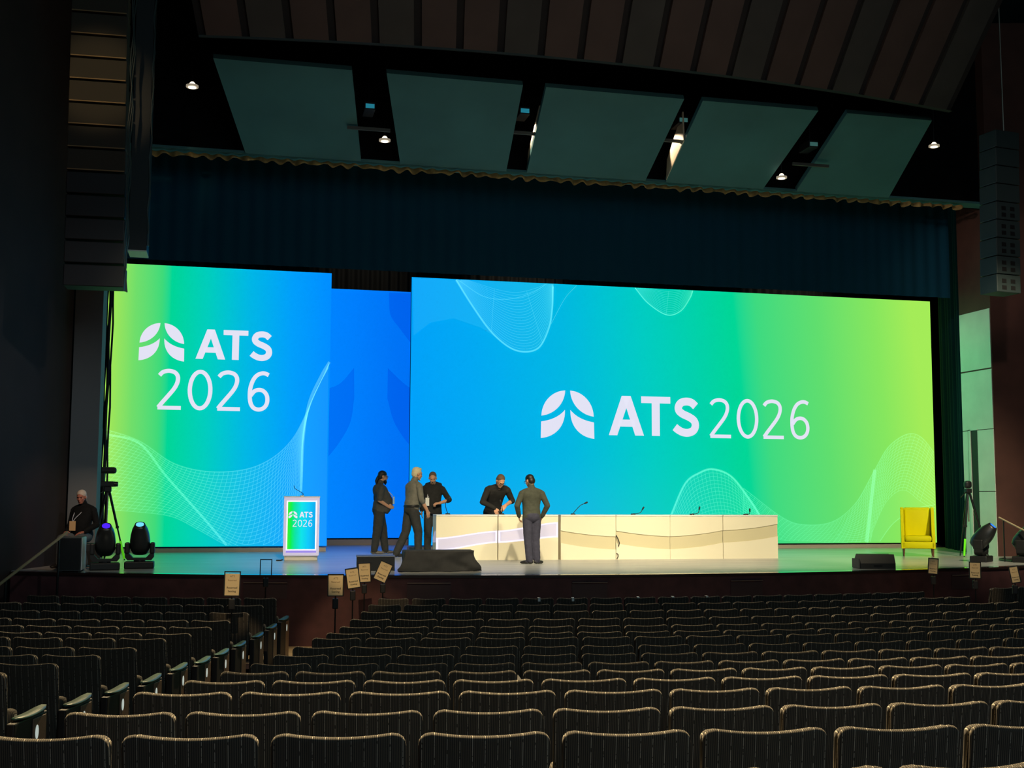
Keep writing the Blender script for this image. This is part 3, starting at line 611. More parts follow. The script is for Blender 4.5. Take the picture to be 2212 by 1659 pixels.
# ------------------------------------------------------------------ sign holders
SIGNP = mat('cream_sign_paper', (246, 222, 170), 0.6); INKG = mat('grey_ink', (150, 120, 84), 0.7); INKD = mat('dark_ink', (72, 54, 40), 0.7)
def text_mesh(m, s, size, x, z, y, bold=0.0):
    cu = D.curves.new('lettering', 'FONT'); cu.body = s; cu.size = size; cu.align_x = 'CENTER'; cu.offset = bold; cu.resolution_u = 2
    o = D.objects.new('lettering_source', cu); COL.objects.link(o); dg = bpy.context.evaluated_depsgraph_get(); me = o.evaluated_get(dg).to_mesh()
    m.add([(v.co.x + x, y, v.co.y + z) for v in me.vertices], [tuple(p.vertices) for p in me.polygons])
    o.evaluated_get(dg).to_mesh_clear(); D.objects.remove(o); D.curves.remove(cu)
def sign(loc, rz, wd, ht, tilt, label, zfloor, empty=False, lit=True):
    r = thing('sign_stand', label, 'sign', (loc[0], loc[1], zfloor), rz, 'reserved seating signs on stands')
    zc = loc[2] - zfloor; f = 0.014; c, s_ = cos(tilt), sin(tilt); Rm = Matrix.Rotation(tilt, 3, 'Y')
    def tr(m): m.v = [tuple(Rm @ Vector(v) + Vector((0, 0, zc))) for v in m.v]; return m
    m = MB()
    for b in ((-wd / 2, wd / 2, ht / 2 - f, ht / 2), (-wd / 2, wd / 2, -ht / 2, -ht / 2 + f), (-wd / 2, -wd / 2 + f, -ht / 2, ht / 2), (wd / 2 - f, wd / 2, -ht / 2, ht / 2)): m.box(b[0], b[1], -0.012, 0.006, b[2], b[3])
    tr(m).build('frame', BLACK, r)
    if not empty:
        m = MB(); m.box(-wd / 2 + f, wd / 2 - f, -0.004, 0.002, -ht / 2 + f * .5, ht / 2 - f - (0.02 if tilt == 0.02 else 0)); tr(m).build('paper', SIGNP, r)
        m = MB(); k = wd / 0.2
        text_mesh(m, 'ATS', 0.034 * k, 0, ht * 0.26, -0.0055); text_mesh(m, 'Reserved', 0.028 * k, 0, ht * 0.11, -0.0055); m.mi = 1
        for dx in (-0.0007 * k, 0.0007 * k): text_mesh(m, 'Reserved', 0.034 * k, dx, -ht * 0.19, -0.0055 - abs(dx) * (dx > 0) * .3); text_mesh(m, 'Seating', 0.034 * k, dx, -ht * 0.33, -0.0055 - abs(dx) * (dx > 0) * .3)
        tr(m).build('lettering', [INKG, INKD], r)
    m = MB(); m.tube([(0, 0.01, 0.02), (0, 0.01, zc - ht / 2)], 0.010, 8); m.build('pole', BLACKM, r)
    m = MB(); m.bbox(-0.04, 0.04, -0.02, 0.05, zc - ht / 2 - 0.17, zc - ht / 2 - 0.03, 0.012); m.build('clamp', BLACK, r)
    m = MB(); m.cyl((0, 0.01, 0), 0.13, 0.02, 24, 0.11); m.build('base', BLACKM, r)
    return r
def fz(x, y): return floor_z((Vector((x, y)) - Vector((AX, AY))).length)
for loc, rz, wd, ht, tilt, label, em in (
    ((0.132, 16.0, 1.235), -0.05, 0.209, 0.323, 0.02, 'cream reserved seating sign, paper slipped in its black frame, left of the aisle', False),
    ((0.66, 19.0, 1.266), -0.05, 0.185, 0.26, 0.01, 'empty black sign frame on a stand before the stage front', True),
    ((1.524, 16.694, 1.150), -0.1, 0.222, 0.306, 0.0, 'cream reserved seating sign, lowest of the cluster in the aisle, upright', False),
    ((1.86, 17.644, 1.178), -0.1, 0.200, 0.300, -0.15, 'cream reserved seating sign leaning left, second of the aisle cluster', False),
    ((2.162, 18.813, 1.185), -0.1, 0.200, 0.310, -0.05, 'cream reserved seating sign farthest in the aisle cluster, half behind another', False),
    ((2.443, 18.75, 1.198), -0.1, 0.212, 0.315, 0.42, 'greyish reserved seating sign tilted far right before black box', False),
    ((11.79, 18.3, 1.222), -0.55, 0.170, 0.275, 0.07, 'small dim reserved seating sign below the yellow armchair', False),
    ((11.84, 17.2, 1.22), -0.5, 0.185, 0.272, 0.01, 'dim reserved seating sign below the right moving head light', False),
    ((11.986, 16.4, 1.199), -0.5, 0.145, 0.268, -0.18, 'reserved seating sign leaning left near right edge of the picture', False)):
    sign(loc, rz, wd, ht, tilt, label, fz(loc[0], loc[1]), em)

# ------------------------------------------------------------------ dais tables with a wavy light band
TBL = Vector((4.22, 24.15, SF)); TRZ = math.radians(-3.1); TH = 0.925; TD = 0.62
BANDOFF = mat('unlit_band', (214, 204, 168), 0.5); BANDON = mat('lit_band', (190, 186, 205), 0.5, emit=(226, 220, 255), estr=0.30)
LEDW = emat('white_led_strip', (246, 238, 255), 1.1)
TABW = mat('cream_laminate', (240, 232, 206), 0.5); TOPW = mat('white_table_top', (238, 236, 230), 0.35)
units = [(0.00, 1.265, (.455, .185), (.60, .35), .02, True, 'lit white dais table at the left end, glowing wave band'),
         (1.285, 2.545, (.60, .35), (.775, .46), .02, True, 'lit white dais table behind the man seen from behind'),
         (2.60, 3.775, (.60, .345), (.475, .205), -.03, False, 'cream dais table unlit, first right of the blue gap'),
         (3.785, 4.96, (.595, .335), (.475, .205), -.03, False, 'cream dais table unlit, right of the dangling cable'),
         (4.965, 6.13, (.475, .205), (.60, .34), -.03, False, 'cream dais table unlit, second from the right end'),
         (6.14, 7.37, (.60, .34), (.735, .47), .02, False, 'cream dais table unlit, at the right end')]
for k, (a, b, wa, wb, bow, lit, lab) in enumerate(units):
    c = (a + b) / 2; r = thing('dais_table', lab, 'table', TBL + Vector((cos(TRZ) * c, sin(TRZ) * c, 0)), TRZ, 'row of dais tables on the stage'); W = b - a
    N = 16
    def edge(i, t): 
        q = i / N; s = q * q * (3 - 2 * q) if lit else (1 - (1 - q) ** 2 if wb[0] < wa[0] else q * q)
        return wa[t] + (wb[t] - wa[t]) * (s * 0.7 + q * 0.3)
    X = [-W / 2 + W * i / N for i in range(N + 1)]
    up = [(X[i], edge(i, 0)) for i in range(N + 1)]; lo = [(X[i], edge(i, 1)) for i in range(N + 1)]
    m = MB(); m.prism([(-W / 2, TH - 0.03), ] + [(W / 2, TH - 0.03)] + up[::-1], 0, 0.03); m.build('front_panel', TABW, r)
    m = MB(); m.prism([(-W / 2, 0.0)] + lo + [(W / 2, 0.0)], 0, 0.03); m.build('front_panel', TABW, r)
    m = MB(); m.add([(x, 0.018, z) for x, z in up] + [(x, 0.018, z) for x, z in lo] + [(x, 0.03, z) for x, z in up] + [(x, 0.03, z) for x, z in lo],
                    [(i, N + 1 + i, N + 2 + i, i + 1) for i in range(N)] + [(2 * N + 2 + i, 2 * N + 3 + i, 3 * N + 4 + i, 3 * N + 3 + i) for i in range(N)])
    m.build('wave_band', BANDON if lit else BANDOFF, r)
    if lit:
        for q, sg in ((up, -1), (lo, 1)):
            m = MB(); m.ribbon([(x, z + sg * 0.016) for x, z in q], 0.032, 0.012); m.build('led_strip', LEDW, r)
        for x in (-W / 2 + 0.02, W / 2 - 0.02):
            i = 0 if x < 0 else N; m = MB(); m.ribbon([(x, up[i][1]), (x, lo[i][1])], 0.04, 0.011); m.build('led_strip', LEDW, r)
    m = MB(); m.bbox(-W / 2, W / 2, -0.012, TD, TH - 0.03, TH, 0.004); m.build('table_top', TOPW, r)
    for x in (-W / 2, W / 2 - 0.02):
        m = MB(); m.box(x, x + 0.02, 0.03, TD - 0.02, 0, TH - 0.03); m.build('side_panel', TABW, r)
    if k == 0:
        m = MB(); m.add([(-W / 2 - 0.003, 0.05 + 0.5 * i / 10, (0.60 - 0.16 * (i / 10) ** 2 if t else 0.36 - 0.02 * i / 10)) for t in (0, 1) for i in range(11)], [(i, i + 1, 12 + i, 11 + i) for i in range(10)])
        m.build('end_band', BANDON, r)
# cable dangling in front of the middle seam, floor cable
p = TBL + Vector((3.79 * cos(TRZ), 3.79 * sin(TRZ), 0)); m = MB()
m.tube([p + Vector(q) for q in ((-.01, -.015, .50), (.03, -.03, .42), (.055, -.035, .34), (.04, -.02, .27))], 0.011, 6)
tag(m.build('cable_loop', BLACK, smooth=True), 'short black cable loop poking out of the seam on the unlit table front', 'cable')
m = MB(); m.tube([p + Vector(q) for q in ((.0, -.015, .13), (.03, -.03, .10), (.028, -.03, .06), (.0, -.03, .012))], 0.009, 6)
tag(m.build('cable_loop', BLACK, smooth=True), 'lower short black cable end near the floor at the unlit table seam', 'cable')
def mic(x, y, z, pts, label, thingcat='microphone'):
    r = thing('gooseneck_microphone', label, thingcat, (x, y, z), 0, 'gooseneck microphones on the dais')
    m = MB(); m.cyl((0, 0, 0), 0.055, 0.022, 16, 0.045); m.build('base', BLACKM, r)
    m = MB(); q = crom([(0, 0, 0.02)] + list(pts), 6); m.tube(q, 0.0075, 6); m.build('gooseneck', BLACKM, r, True)
    e = Vector(pts[-1]); d = (e - Vector(pts[-2])).normalized(); m = MB(); m.tube([e - d * 0.01, e + d * 0.02, e + d * 0.06, e + d * 0.07], [0.012, 0.018, 0.018, 0.008], 8); m.build('capsule', BLACK, r, True)
TZ = SF + TH
mic(4.52, 24.5, TZ, [(-.03, 0, .10), (-.05, 0, .22), (0.01, -0.02, .31)], 'gooseneck microphone at the left end table, before the hooded man')
mic(5.66, 24.45, TZ, [(.01, 0, .10), (.0, 0, .17), (-.02, 0, .24)], 'gooseneck microphone beside the bending man')
mic(7.18, 24.35, TZ, [(.05, 0, .08), (.16, 0, .19), (.26, 0, .235)], 'tallest leaning gooseneck microphone, first right of the blue gap')
mic(8.50, 24.3, TZ, [(.09, 0, .02), (.17, 0, .05), (.21, 0, .11)], 'low gooseneck microphone, second right of the blue gap')
mic(9.80, 24.2, TZ, [(.09, 0, .02), (.15, 0, .05), (.165, 0, .11)], 'low gooseneck microphone, third right of the blue gap')
mic(11.0, 24.1, TZ, [(.08, 0, .02), (.10, 0, .05), (.10, 0, .07)], 'tiny gooseneck microphone at the right end table')

# ------------------------------------------------------------------ lectern with a screen
r = thing('lectern', 'white lectern with glowing ATS 2026 screen on the left of stage', 'lectern', (1.535, 24.55, SF), -0.06)
m = MB(); m.bbox(-0.33, 0.33, 0.02, 0.48, 0, 0.075, 0.008); m.build('plinth', WHITE, r)
m = MB(); m.add([(-0.34, 0.0, 0.08), (0.34, 0.0, 0.08), (0.34, 0.50, 0.08), (-0.34, 0.50, 0.08), (-0.355, 0.0, 1.265), (0.355, 0.0, 1.265), (0.355, 0.5, 1.23), (-0.355, 0.5, 1.23)],
                [(0, 3, 2, 1), (4, 5, 6, 7), (0, 1, 5, 4), (1, 2, 6, 5), (2, 3, 7, 6), (3, 0, 4, 7)]); m.build('body', WHITE, r)
LAV = mat('lavender_lit_frame', (225, 222, 240), 0.4, emit=(200, 190, 255), estr=0.35); LAV2 = emat('lavender_led', (170, 150, 255), 0.8); FRW = mat('white_bezel', (240, 238, 250), 0.4, emit=(235, 235, 255), estr=0.75)
m = MB()
for b in ((-0.355, -0.30, 0.10, 1.262), (0.30, 0.355, 0.10, 1.262), (-0.30, 0.30, 1.20, 1.262), (-0.30, 0.30, 0.10, 0.155)): m.box(b[0], b[1], -0.018, 0.004, b[2], b[3])
m.build('outer_frame', LAV, r)
m = MB()
for b in ((-0.30, -0.275, 0.20, 1.20), (0.275, 0.30, 0.20, 1.20), (-0.275, 0.275, 1.175, 1.20), (-0.275, 0.275, 0.20, 0.225)): m.box(b[0], b[1], -0.014, 0.004, b[2], b[3])
m.build('bezel', FRW, r)
m = MB(); m.box(-0.30, 0.30, -0.010, 0.003, 0.155, 0.20); m.build('led_strip', LAV2, r)
m = MB(); m.box(-0.275, 0.275, -0.006, 0.003, 0.225, 1.175)
m.build('display', ramp_screen('lectern_led', [(0, (60, 235, 60)), (0.12, (0, 240, 70)), (0.28, (0, 225, 170)), (0.5, (0, 226, 232)), (0.75, (0, 200, 250)), (1, (0, 165, 235))], -0.275, 0.275, 0, 1.0), r)
m = MB(); leaves(m, -0.262, -0.085, 0.845, 0.985, -0.009); word(m, 'ATS', -0.045, 0.215, 0.86, 0.975, -0.009, 0.0115, 0); word(m, '2026', -0.175, 0.215, 0.675, 0.815, -0.009, 0.014, 0)
m.build('lettering', WHITEL, r)
m = MB(); m.bbox(-0.36, 0.36, -0.01, 0.52, 1.262, 1.285, 0.004); m.build('top', WHITE, r)
r2 = thing('lectern_microphone', 'thin gooseneck microphone standing on the white lectern', 'microphone', (1.55, 24.75, SF + 1.285), 0)
m = MB(); m.cyl((0, 0, 0), 0.04, 0.02, 16); m.build('base', WHITE, r2)
m = MB(); m.tube(crom([(0, 0, 0.02), (0.02, 0, 0.05), (-0.05, 0, 0.10), (-0.15, 0, 0.16), (-0.17, 0, 0.22)], 6), 0.006, 6); m.build('gooseneck', BLACKM, r2, True)
m = MB(); m.tube(crom([(1.17, 24.55, SF + 0.02), (1.14, 24.5, SF + 0.012), (1.10, 24.48, SF + 0.012), (1.05, 24.5, SF + 0.012)], 6), 0.014, 6)
tag(m.build('floor_cable', BLACK), 'short black cable on the floor left of the lectern base', 'cable')

# ------------------------------------------------------------------ yellow armchair
YEL = mat('yellow_upholstery', (244, 236, 0), 0.65, spec=0.2); YELP = mat('yellow_piping', (206, 186, 0), 0.6); WOODL = mat('walnut_leg', (120, 78, 50), 0.45)
r = thing('armchair', 'bright yellow high-back armchair with short wooden legs on stage right', 'chair', (15.08, 23.95, SF), -0.53); r.scale = (0.9, 1, 1)
m = MB(); m.bbox(-0.39, 0.39, 0.0, 0.70, 0.18, 0.33, 0.025); m.build('base_frame', YEL, r, True)
m = MB(); m.bbox(-0.325, 0.325, 0.55, 0.72, 0.30, 1.09, 0.045); m.build('backrest', YEL, r, True)
m = MB(); m.bbox(-0.30, 0.30, 0.49, 0.58, 0.40, 1.05, 0.04); m.build('back_cushion', YEL, r, True)
m = MB(); m.bbox(-0.315, 0.315, -0.02, 0.56, 0.33, 0.465, 0.05); m.build('seat_cushion', YEL, r, True)
for s in (-1, 1):
    m = MB(); P = [(0.0, 0.18), (0.0, 0.48), (0.06, 0.56), (0.22, 0.74), (0.40, 1.04), (0.47, 1.09), (0.72, 1.09), (0.72, 0.18)]
    x0, x1 = (0.325, 0.40) if s > 0 else (-0.40, -0.325)
    m.add([(x0, y, z) for y, z in P] + [(x1, y, z) for y, z in P], [tuple(range(7, -1, -1)), tuple(range(8, 16))] + [(i, (i + 1) % 8, 8 + (i + 1) % 8, 8 + i) for i in range(8)])
    m.build('wing_arm', YEL, r)
for x, y in ((-0.34, 0.05), (0.34, 0.05), (-0.34, 0.66), (0.34, 0.66)):
    m = MB(); m.tube([(x * 1.02, y, 0.0), (x, y, 0.19)], [0.015, 0.028], 10); m.build('leg', WOODL, r)

# ------------------------------------------------------------------ floor monitor, boxes at the stage lip
r = thing('floor_monitor', 'black wedge floor monitor on the stage lip below the armchair', 'speaker', (11.72, 19.95, SF), -0.16)
m = MB(); pf = [(0.0, 0.0), (0.0, 0.10), (0.07, 0.26), (0.24, 0.26), (0.40, 0.05), (0.40, 0.0)]
m.add([(x, y, z) for x in (-0.33, 0.33) for y, z in pf], [(0, 1, 2, 3, 4, 5), (11, 10, 9, 8, 7, 6)] + [(i, 6 + i, 6 + (i + 1) % 6, (i + 1) % 6) for i in range(6)]); m.build('cabinet', BLACK, r)
m = MB(); m.add([(x, y, z) for x in (-0.31, 0.31) for y, z in ((0.255, 0.255), (0.395, 0.07), (0.41, 0.08), (0.27, 0.265))], [(0, 1, 2, 3), (7, 6, 5, 4), (0, 4, 5, 1), (1, 5, 6, 2), (2, 6, 7, 3), (3, 7, 4, 0)]); m.build('grille', BLACKM, r)
m = MB(); m.box(-0.36, -0.33, 0.02, 0.36, 0.01, 0.18); m.build('end_cheek', mat('grey_cheek', (60, 62, 62), 0.6), r)
m = MB(); m.bbox(-0.08, 0.08, -0.006, 0.0, 0.04, 0.08, 0.002); m.build('connector_plate', BLACKM, r)
r = thing('stage_box', 'low black box with grey top at the stage lip, left of the draped box', 'box', (2.60, 20.95, SF), -0.1)
m = MB(); m.bbox(-0.33, 0.33, 0, 0.55, 0, 0.235, 0.008); m.build('body', BLACK, r)
m = MB(); m.bbox(-0.34, 0.34, -0.01, 0.56, 0.235, 0.25, 0.004); m.build('lid', mat('grey_lid', (110, 112, 112), 0.5), r)
r = thing('draped_box', 'long low box under a wrinkled black cloth at the stage lip', 'box', (3.66, 20.50, SF), -0.05)
m = MB(); m.box(-0.52, 0.52, 0.14, 0.42, 0, 0.31); m.build('box', BLACK, r)
m = MB(); nu, nv = 64, 12; vs = []
per = []
for i in range(nu):
    t = i / nu * 4; k = int(t); f = t - k
    a, b = [((-.6, .04), (.6, .04)), ((.6, .04), (.6, .53)), ((.6, .53), (-.6, .53)), ((-.6, .53), (-.6, .04))][k]
    per.append((a[0] + (b[0] - a[0]) * f, a[1] + (b[1] - a[1]) * f))
for j in range(nv + 1):
    h = j / nv
    for i, (x, y) in enumerate(per):
        nz = noise.noise((x * 3.5, y * 4, h * 1.6)) ; nz2 = noise.noise((x * 9 + 4, y * 9, h * 3)); fl = (1 - h) ** 2
        dx, dy = x, y - 0.285; L = math.hypot(dx / .6, dy / .25) or 1
        sx = 1 if dx > 0 else -1; sy = 1 if dy > 0 else -1
        ox = sx * (abs(dx) > 0.55) * (0.10 * fl + 0.10 * nz * (1.1 - h)); oy = sy * (abs(dy) > 0.2) * (0.05 * fl + 0.11 * nz * (1.15 - h) + 0.05 * nz2 * (1.1 - h) + (0.07 * abs(noise.noise((x * 5.5 + h * 3.2 * (1 if x < 0 else -1), 2.0, h * 1.2))) - 0.01) * (0.5 + abs(dx)))
        vs.append((x + ox, y + oy, 0.012 + 0.345 * h + (0.015 * nz2 if 0 < j < nv else 0)))
fs = [(j * nu + i, j * nu + (i + 1) % nu, (j + 1) * nu + (i + 1) % nu, (j + 1) * nu + i) for j in range(nv) for i in range(nu)] + [tuple(nv * nu + i for i in range(nu))]
m.add(vs, fs); m.build('cloth', mat('charcoal_cloth', (58, 57, 56), 0.85, noise_amt=0.1), r, True)

# ------------------------------------------------------------------ subwoofer, moving heads, tripods
r = thing('subwoofer', 'tall black speaker box at the left end of the stage, side lit cyan', 'speaker', (-2.50, 21.45, SF), 0.0)
m = MB(); m.bbox(-0.185, 0.185, 0, 0.62, 0.02, 0.58, 0.008); m.build('cabinet', mat('satin_black_cabinet', (70, 76, 78), 0.4), r)
m = MB(); m.box(-0.17, 0.17, -0.012, 0.0, 0.035, 0.565); m.build('grille', BLACKM, r)
m = MB(); m.box(0.185, 0.195, 0.01, 0.61, 0.03, 0.57); m.build('side_panel', mat('screen_lit_side', (215, 220, 220), 0.5), r)  # screen light on this black side is put into a pale colour
for x in (-0.14, 0.14):
    for y in (0.06, 0.56): m = MB(); m.cyl((x, y, 0), 0.025, 0.02, 10); m.build('foot', BLACK, r)
LENSV = emat('violet_lens', (70, 30, 255), 1.3); LENSC = emat('cyan_lens', (120, 225, 255), 1.0); LENSB = emat('blue_lens', (40, 130, 255), 1.2)
def mover(loc, rz, tiltx, lens, label, s=1.0):
    r = thing('moving_head_light', label, 'stage light', loc, rz, 'moving head lights on the stage floor')
    m = MB(); m.bbox(-0.25, 0.25, -0.17, 0.17, 0.0, 0.125, 0.02); m.build('base', BLACK, r)
    m = MB(); m.cyl((0, 0, 0.12), 0.10, 0.03, 20); m.build('pedestal', BLACKM, r)
    m = MB(); n = 10
    # U shaped yoke
    out = [(-0.245, 0.42), (-0.245, 0.20), (-0.20, 0.145), (0.20, 0.145), (0.245, 0.20), (0.245, 0.42)]; inn = [(0.175, 0.42), (0.175, 0.26), (0.11, 0.19), (-0.11, 0.19), (-0.175, 0.26), (-0.175, 0.42)]
    P = out + inn; k = len(P); m.add([(x, yy, z) for yy in (-0.08, 0.08) for x, z in P],
        [(i, i + 1, 11 - i - 1, 11 - i) for i in range(5)] + [(k + 11 - i, k + 11 - i - 1, k + i + 1, k + i) for i in range(5)] + [(i, k + i, k + (i + 1) % k, (i + 1) % k) for i in range(k)])
    yo = m.build('yoke', BLACK, r)
    for x in (-0.255, 0.175):
        m = MB(); m.bbox(x, x + 0.08, -0.10, 0.10, 0.26, 0.46, 0.025); m.build('yoke_arm', BLACK, r)
    m = MB(); rings = []
    for z, rx, ry in ((-0.215, 0.07, 0.07), (-0.18, 0.14, 0.13), (-0.08, 0.172, 0.165), (0.04, 0.172, 0.17), (0.16, 0.158, 0.165), (0.26, 0.135, 0.14), (0.34, 0.10, 0.11), (0.375, 0.088, 0.095)):
        rings.append([(rx * (abs(cos(a)) ** 0.75) * (1 if cos(a) > 0 else -1), ry * (abs(sin(a)) ** 0.75) * (1 if sin(a) > 0 else -1), z) for a in [2 * pi * i / 24 for i in range(24)]])
    m.loft(rings); h = m.build('head', mat('black_fixture_shell', (34, 36, 37), 0.35), r, True); h.location = (0, 0, 0.455); h.rotation_euler = (tiltx, 0, 0)
    m = MB(); m.cyl((0, 0, 0.372), 0.068, 0.012, 20); l = m.build('lens', lens, h)
    m = MB(); m.tube([(0.078 * cos(a), 0.085 * sin(a), 0.372) for a in [2 * pi * i / 20 for i in range(21)]], 0.012, 6, False); m.build('lens_ring', BLACKM, h, True)
    return r
mover((-1.985, 22.0, SF), 0.10, 0.62, LENSV, 'black moving head light with violet lens beside the seated man')
mover((-1.43, 22.35, SF), 0.0, 0.55, LENSC, 'black moving head light with cyan lens before the left screen')
mover((15.20, 21.85, SF), 0.70, 0.72, LENSB, 'black moving head light leaning right before the tripod')
mover((15.97, 21.55, SF), 0.70, 0.70, LENSB, 'black moving head light cut by the right edge of the picture')
GTAPE = mat('lime_tape', (120, 255, 30), 0.5, emit=(110, 255, 30), estr=0.25)
def tripod(loc, h, feet, label, camera=True, tapes=()):
    r = thing('camera_tripod', label, 'tripod', loc, 0)
    for i, f in enumerate(feet):
        top = Vector((f[0] * 0.09, f[1] * 0.09, h)); ft = Vector((f[0], f[1], 0.0)); mid = top.lerp(ft, 0.52)
        m = MB(); m.tube([top, mid], [0.026, 0.024], 8); m.tube([mid, ft], [0.016, 0.014], 8); lg = m.build('leg', BLACKM, r)
        m = MB(); m.cyl(mid - Vector((0, 0, 0.025)), 0.032, 0.05, 10); m.build('clamp', BLACK, lg)
        if i in tapes:
            m = MB(); m.tube([top.lerp(ft, 0.72), top.lerp(ft, 0.985)], [0.024, 0.022], 8); m.build('tape', GTAPE, lg)
    m = MB(); m.tube([(0, 0, h * 0.55), (0, 0, h + 0.02)], 0.016, 8); m.build('centre_column', STEEL, r)
    m = MB(); m.bbox(-0.07, 0.07, -0.06, 0.06, h, h + 0.10, 0.015); m.build('head', BLACK, r)
    m = MB(); m.tube([(0.0, 0, h + 0.06), (-0.25, -0.1, h - 0.10)], 0.012, 8); m.build('pan_handle', BLACK, r)
    return r
tripod((-2.27, 25.25, SF), 1.36, [(-0.26, -0.20), (0.36, 0.10), (-0.05, 0.34)], 'black camera tripod before the left screen edge, green tape on a leg', tapes=(1,))
r = thing('video_camera', 'black video camera on the left tripod pointing right', 'camera', (-2.27, 25.25, SF + 1.46), 0); r.scale = (1.2, 1.2, 1.1)
m = MB(); m.bbox(-0.17, 0.10, -0.07, 0.07, 0.0, 0.10, 0.02); m.build('body', BLACK, r)
m = MB(); m.bbox(-0.14, 0.13, -0.05, 0.05, 0.24, 0.36, 0.04); m.build('viewfinder', BLACK, r)
m = MB(); m.box(-0.12, -0.06, -0.03, 0.03, 0.09, 0.26); m.build('bracket', BLACK, r)
m = MB(); m.tube([(0.09, 0, 0.05), (0.16, 0, 0.05)], [0.05, 0.045], 14); m.build('lens', BLACKM, r)
tripod((16.30, 23.85, SF), 1.42, [(-0.20, -0.08), (0.36, -0.16), (0.02, 0.40)], 'black tripod by the door in the green lit wall', tapes=(0,))
m = MB(); m.bbox(-0.08, 0.08, -0.07, 0.07, 0, 0.17, 0.05)
tag(m.build('projector_head', BLACK, loc=(16.30, 23.85, SF + 1.525)), 'small dark device on top of the right tripod', 'camera')
m = MB(); m.tube(crom([(15.75, 21.6, SF + 0.02), (15.9, 22.2, SF + 0.02), (16.2, 22.5, SF + 0.02), (16.5, 22.4, SF + 0.02), (16.9, 22.9, SF + 0.02)], 8), 0.03, 6)
tag(m.build('floor_cable', BLACK), 'black cable lying on the stage floor by the right moving heads', 'cable')

# ------------------------------------------------------------------ hand rails
RAILM = mat('pale_wood_rail', (190, 168, 130), 0.4)
r = thing('handrail', 'pale handrail sloping down to the left of the stage', 'rail', (-2.5, 20.9, 0))
m = MB(); m.tube([(0.0, 0.10, 1.76), (-0.86, -1.25, 0.95)], 0.024, 10); m.build('rail', RAILM, r)
for t, zf in ((0.12, 0.24), (0.85, 0.24)):
    p = Vector((0.0, 0.10, 1.76)).lerp(Vector((-0.86, -1.25, 0.95)), t); m = MB(); m.tube([(p.x, p.y, zf - 0.3), (p.x, p.y, p.z)], 0.018, 8); m.build('post', BLACKM, r)
r = thing('handrail', 'short pale handrail sloping down before the right dark wall', 'rail', (15.68, 21.9, 0))
m = MB(); m.tube([(0.0, 0.0, 1.985), (0.13, -0.6, 1.74), (0.2, -0.95, 1.62)], 0.018, 10); m.build('rail', RAILM, r)
m = MB(); m.tube([(0.03, -0.1, 0.5), (0.03, -0.1, 1.93)], 0.014, 8); m.build('post', BLACKM, r)

# ------------------------------------------------------------------ line arrays and hanging gear
CAB = mat('array_cabinet', (62, 56, 44), 0.75); CABD = mat('array_seam', (150, 122, 80), 0.6)
AY0 = 19.5
r = thing('line_array', 'tall hanging black speaker line array at upper left', 'speaker', (-2.08, AY0, 5.62), -0.04)
def cabx(i): return 0.37 * i
for i in range(16):
    z = cabx(i); m = MB(); sx = 0.452 - 0.002 * i; xo = -0.013 * i * 0.4
    m.bbox(xo - sx, xo + sx, 0.0, 0.42, z + 0.012, z + 0.352, 0.012); c = m.build('cabinet', BLACK if i < 5 else CAB, r)  # upper cabinets browner, lower ones black: light and shade put into colour
    if i >= 5:
        m = MB(); m.box(xo - sx + 0.01, xo + sx - 0.01, -0.012, 0.0, z + 0.012, z + 0.03); m.build('front_lip', CABD, c)
        m = MB(); m.box(xo - sx + 0.02, xo + sx - 0.02, -0.008, 0.0, z + 0.035, z + 0.34); m.build('grille', CAB, c)
m = MB()
for q in range(3): m.tube([(0.455 + 0.02 * sin(i * 1.9 + q) + q * 0.012, 0.05 * q, -0.05 + 0.30 * i) for i in range(21)], 0.012, 5)
m.build('cable', mat('glossy_cable', (60, 70, 70), 0.3), r)
m = MB(); m.box(-0.3, 0.3, 0.1, 0.3, 16 * 0.37, 17.5 * 0.37 + 0.3); m.build('rigging_frame', BLACKM, r)
r = thing('hanging_speaker_column', 'narrow black hanging column right of the left line array, underside lit by screens', 'speaker', (-1.50, 20.3, 6.38), 0)
m = MB(); m.bbox(-0.15, 0.15, 0, 0.55, 0.02, 6.5, 0.01); m.build('cabinet', BLACK, r)
m = MB(); m.box(-0.15, 0.15, 0.0, 0.55, 0.0, 0.02); m.build('bottom_plate', mat('screen_lit_underside', (205, 215, 205), 0.5), r)  # screen light on the black underside is painted as a pale colour
m = MB(); 
for q in range(2): m.tube([(0.16 + 0.02 * sin(i * 2.3 + q), -0.01 + 0.04 * q, 0.1 + 0.3 * i) for i in range(20)], 0.012, 5)
m.build('cable', mat('glossy_cable', (60, 70, 70), 0.3), r)
r = thing('line_array', 'dark hanging speaker line array at upper right with square ports', 'speaker', (14.72, 20.0, 6.36), 0.15)
AG = mat('array_grey', (48, 62, 62), 0.6)
for i in range(9):
    z = 0.36 * i; m = MB(); xo = 0.012 * i; m.bbox(xo - 0.30, xo + 0.30, 0.0, 0.45, z, z + 0.345, 0.014); c = m.build('cabinet', AG, r)
    if i < 5:
        for x in (-0.12, 0.10):
            for zz in (0.09, 0.22): m = MB(); m.box(xo + x - 0.055, xo + x + 0.055, -0.006, 0.01, z + zz - 0.04, z + zz + 0.04); m.build('port', BLACK, c)
m = MB(); m.tube([(0.2, 0.2, 3.2), (0.18, 0.2, 7.5)], 0.014, 6); m.build('hanging_cable', STEEL, r)

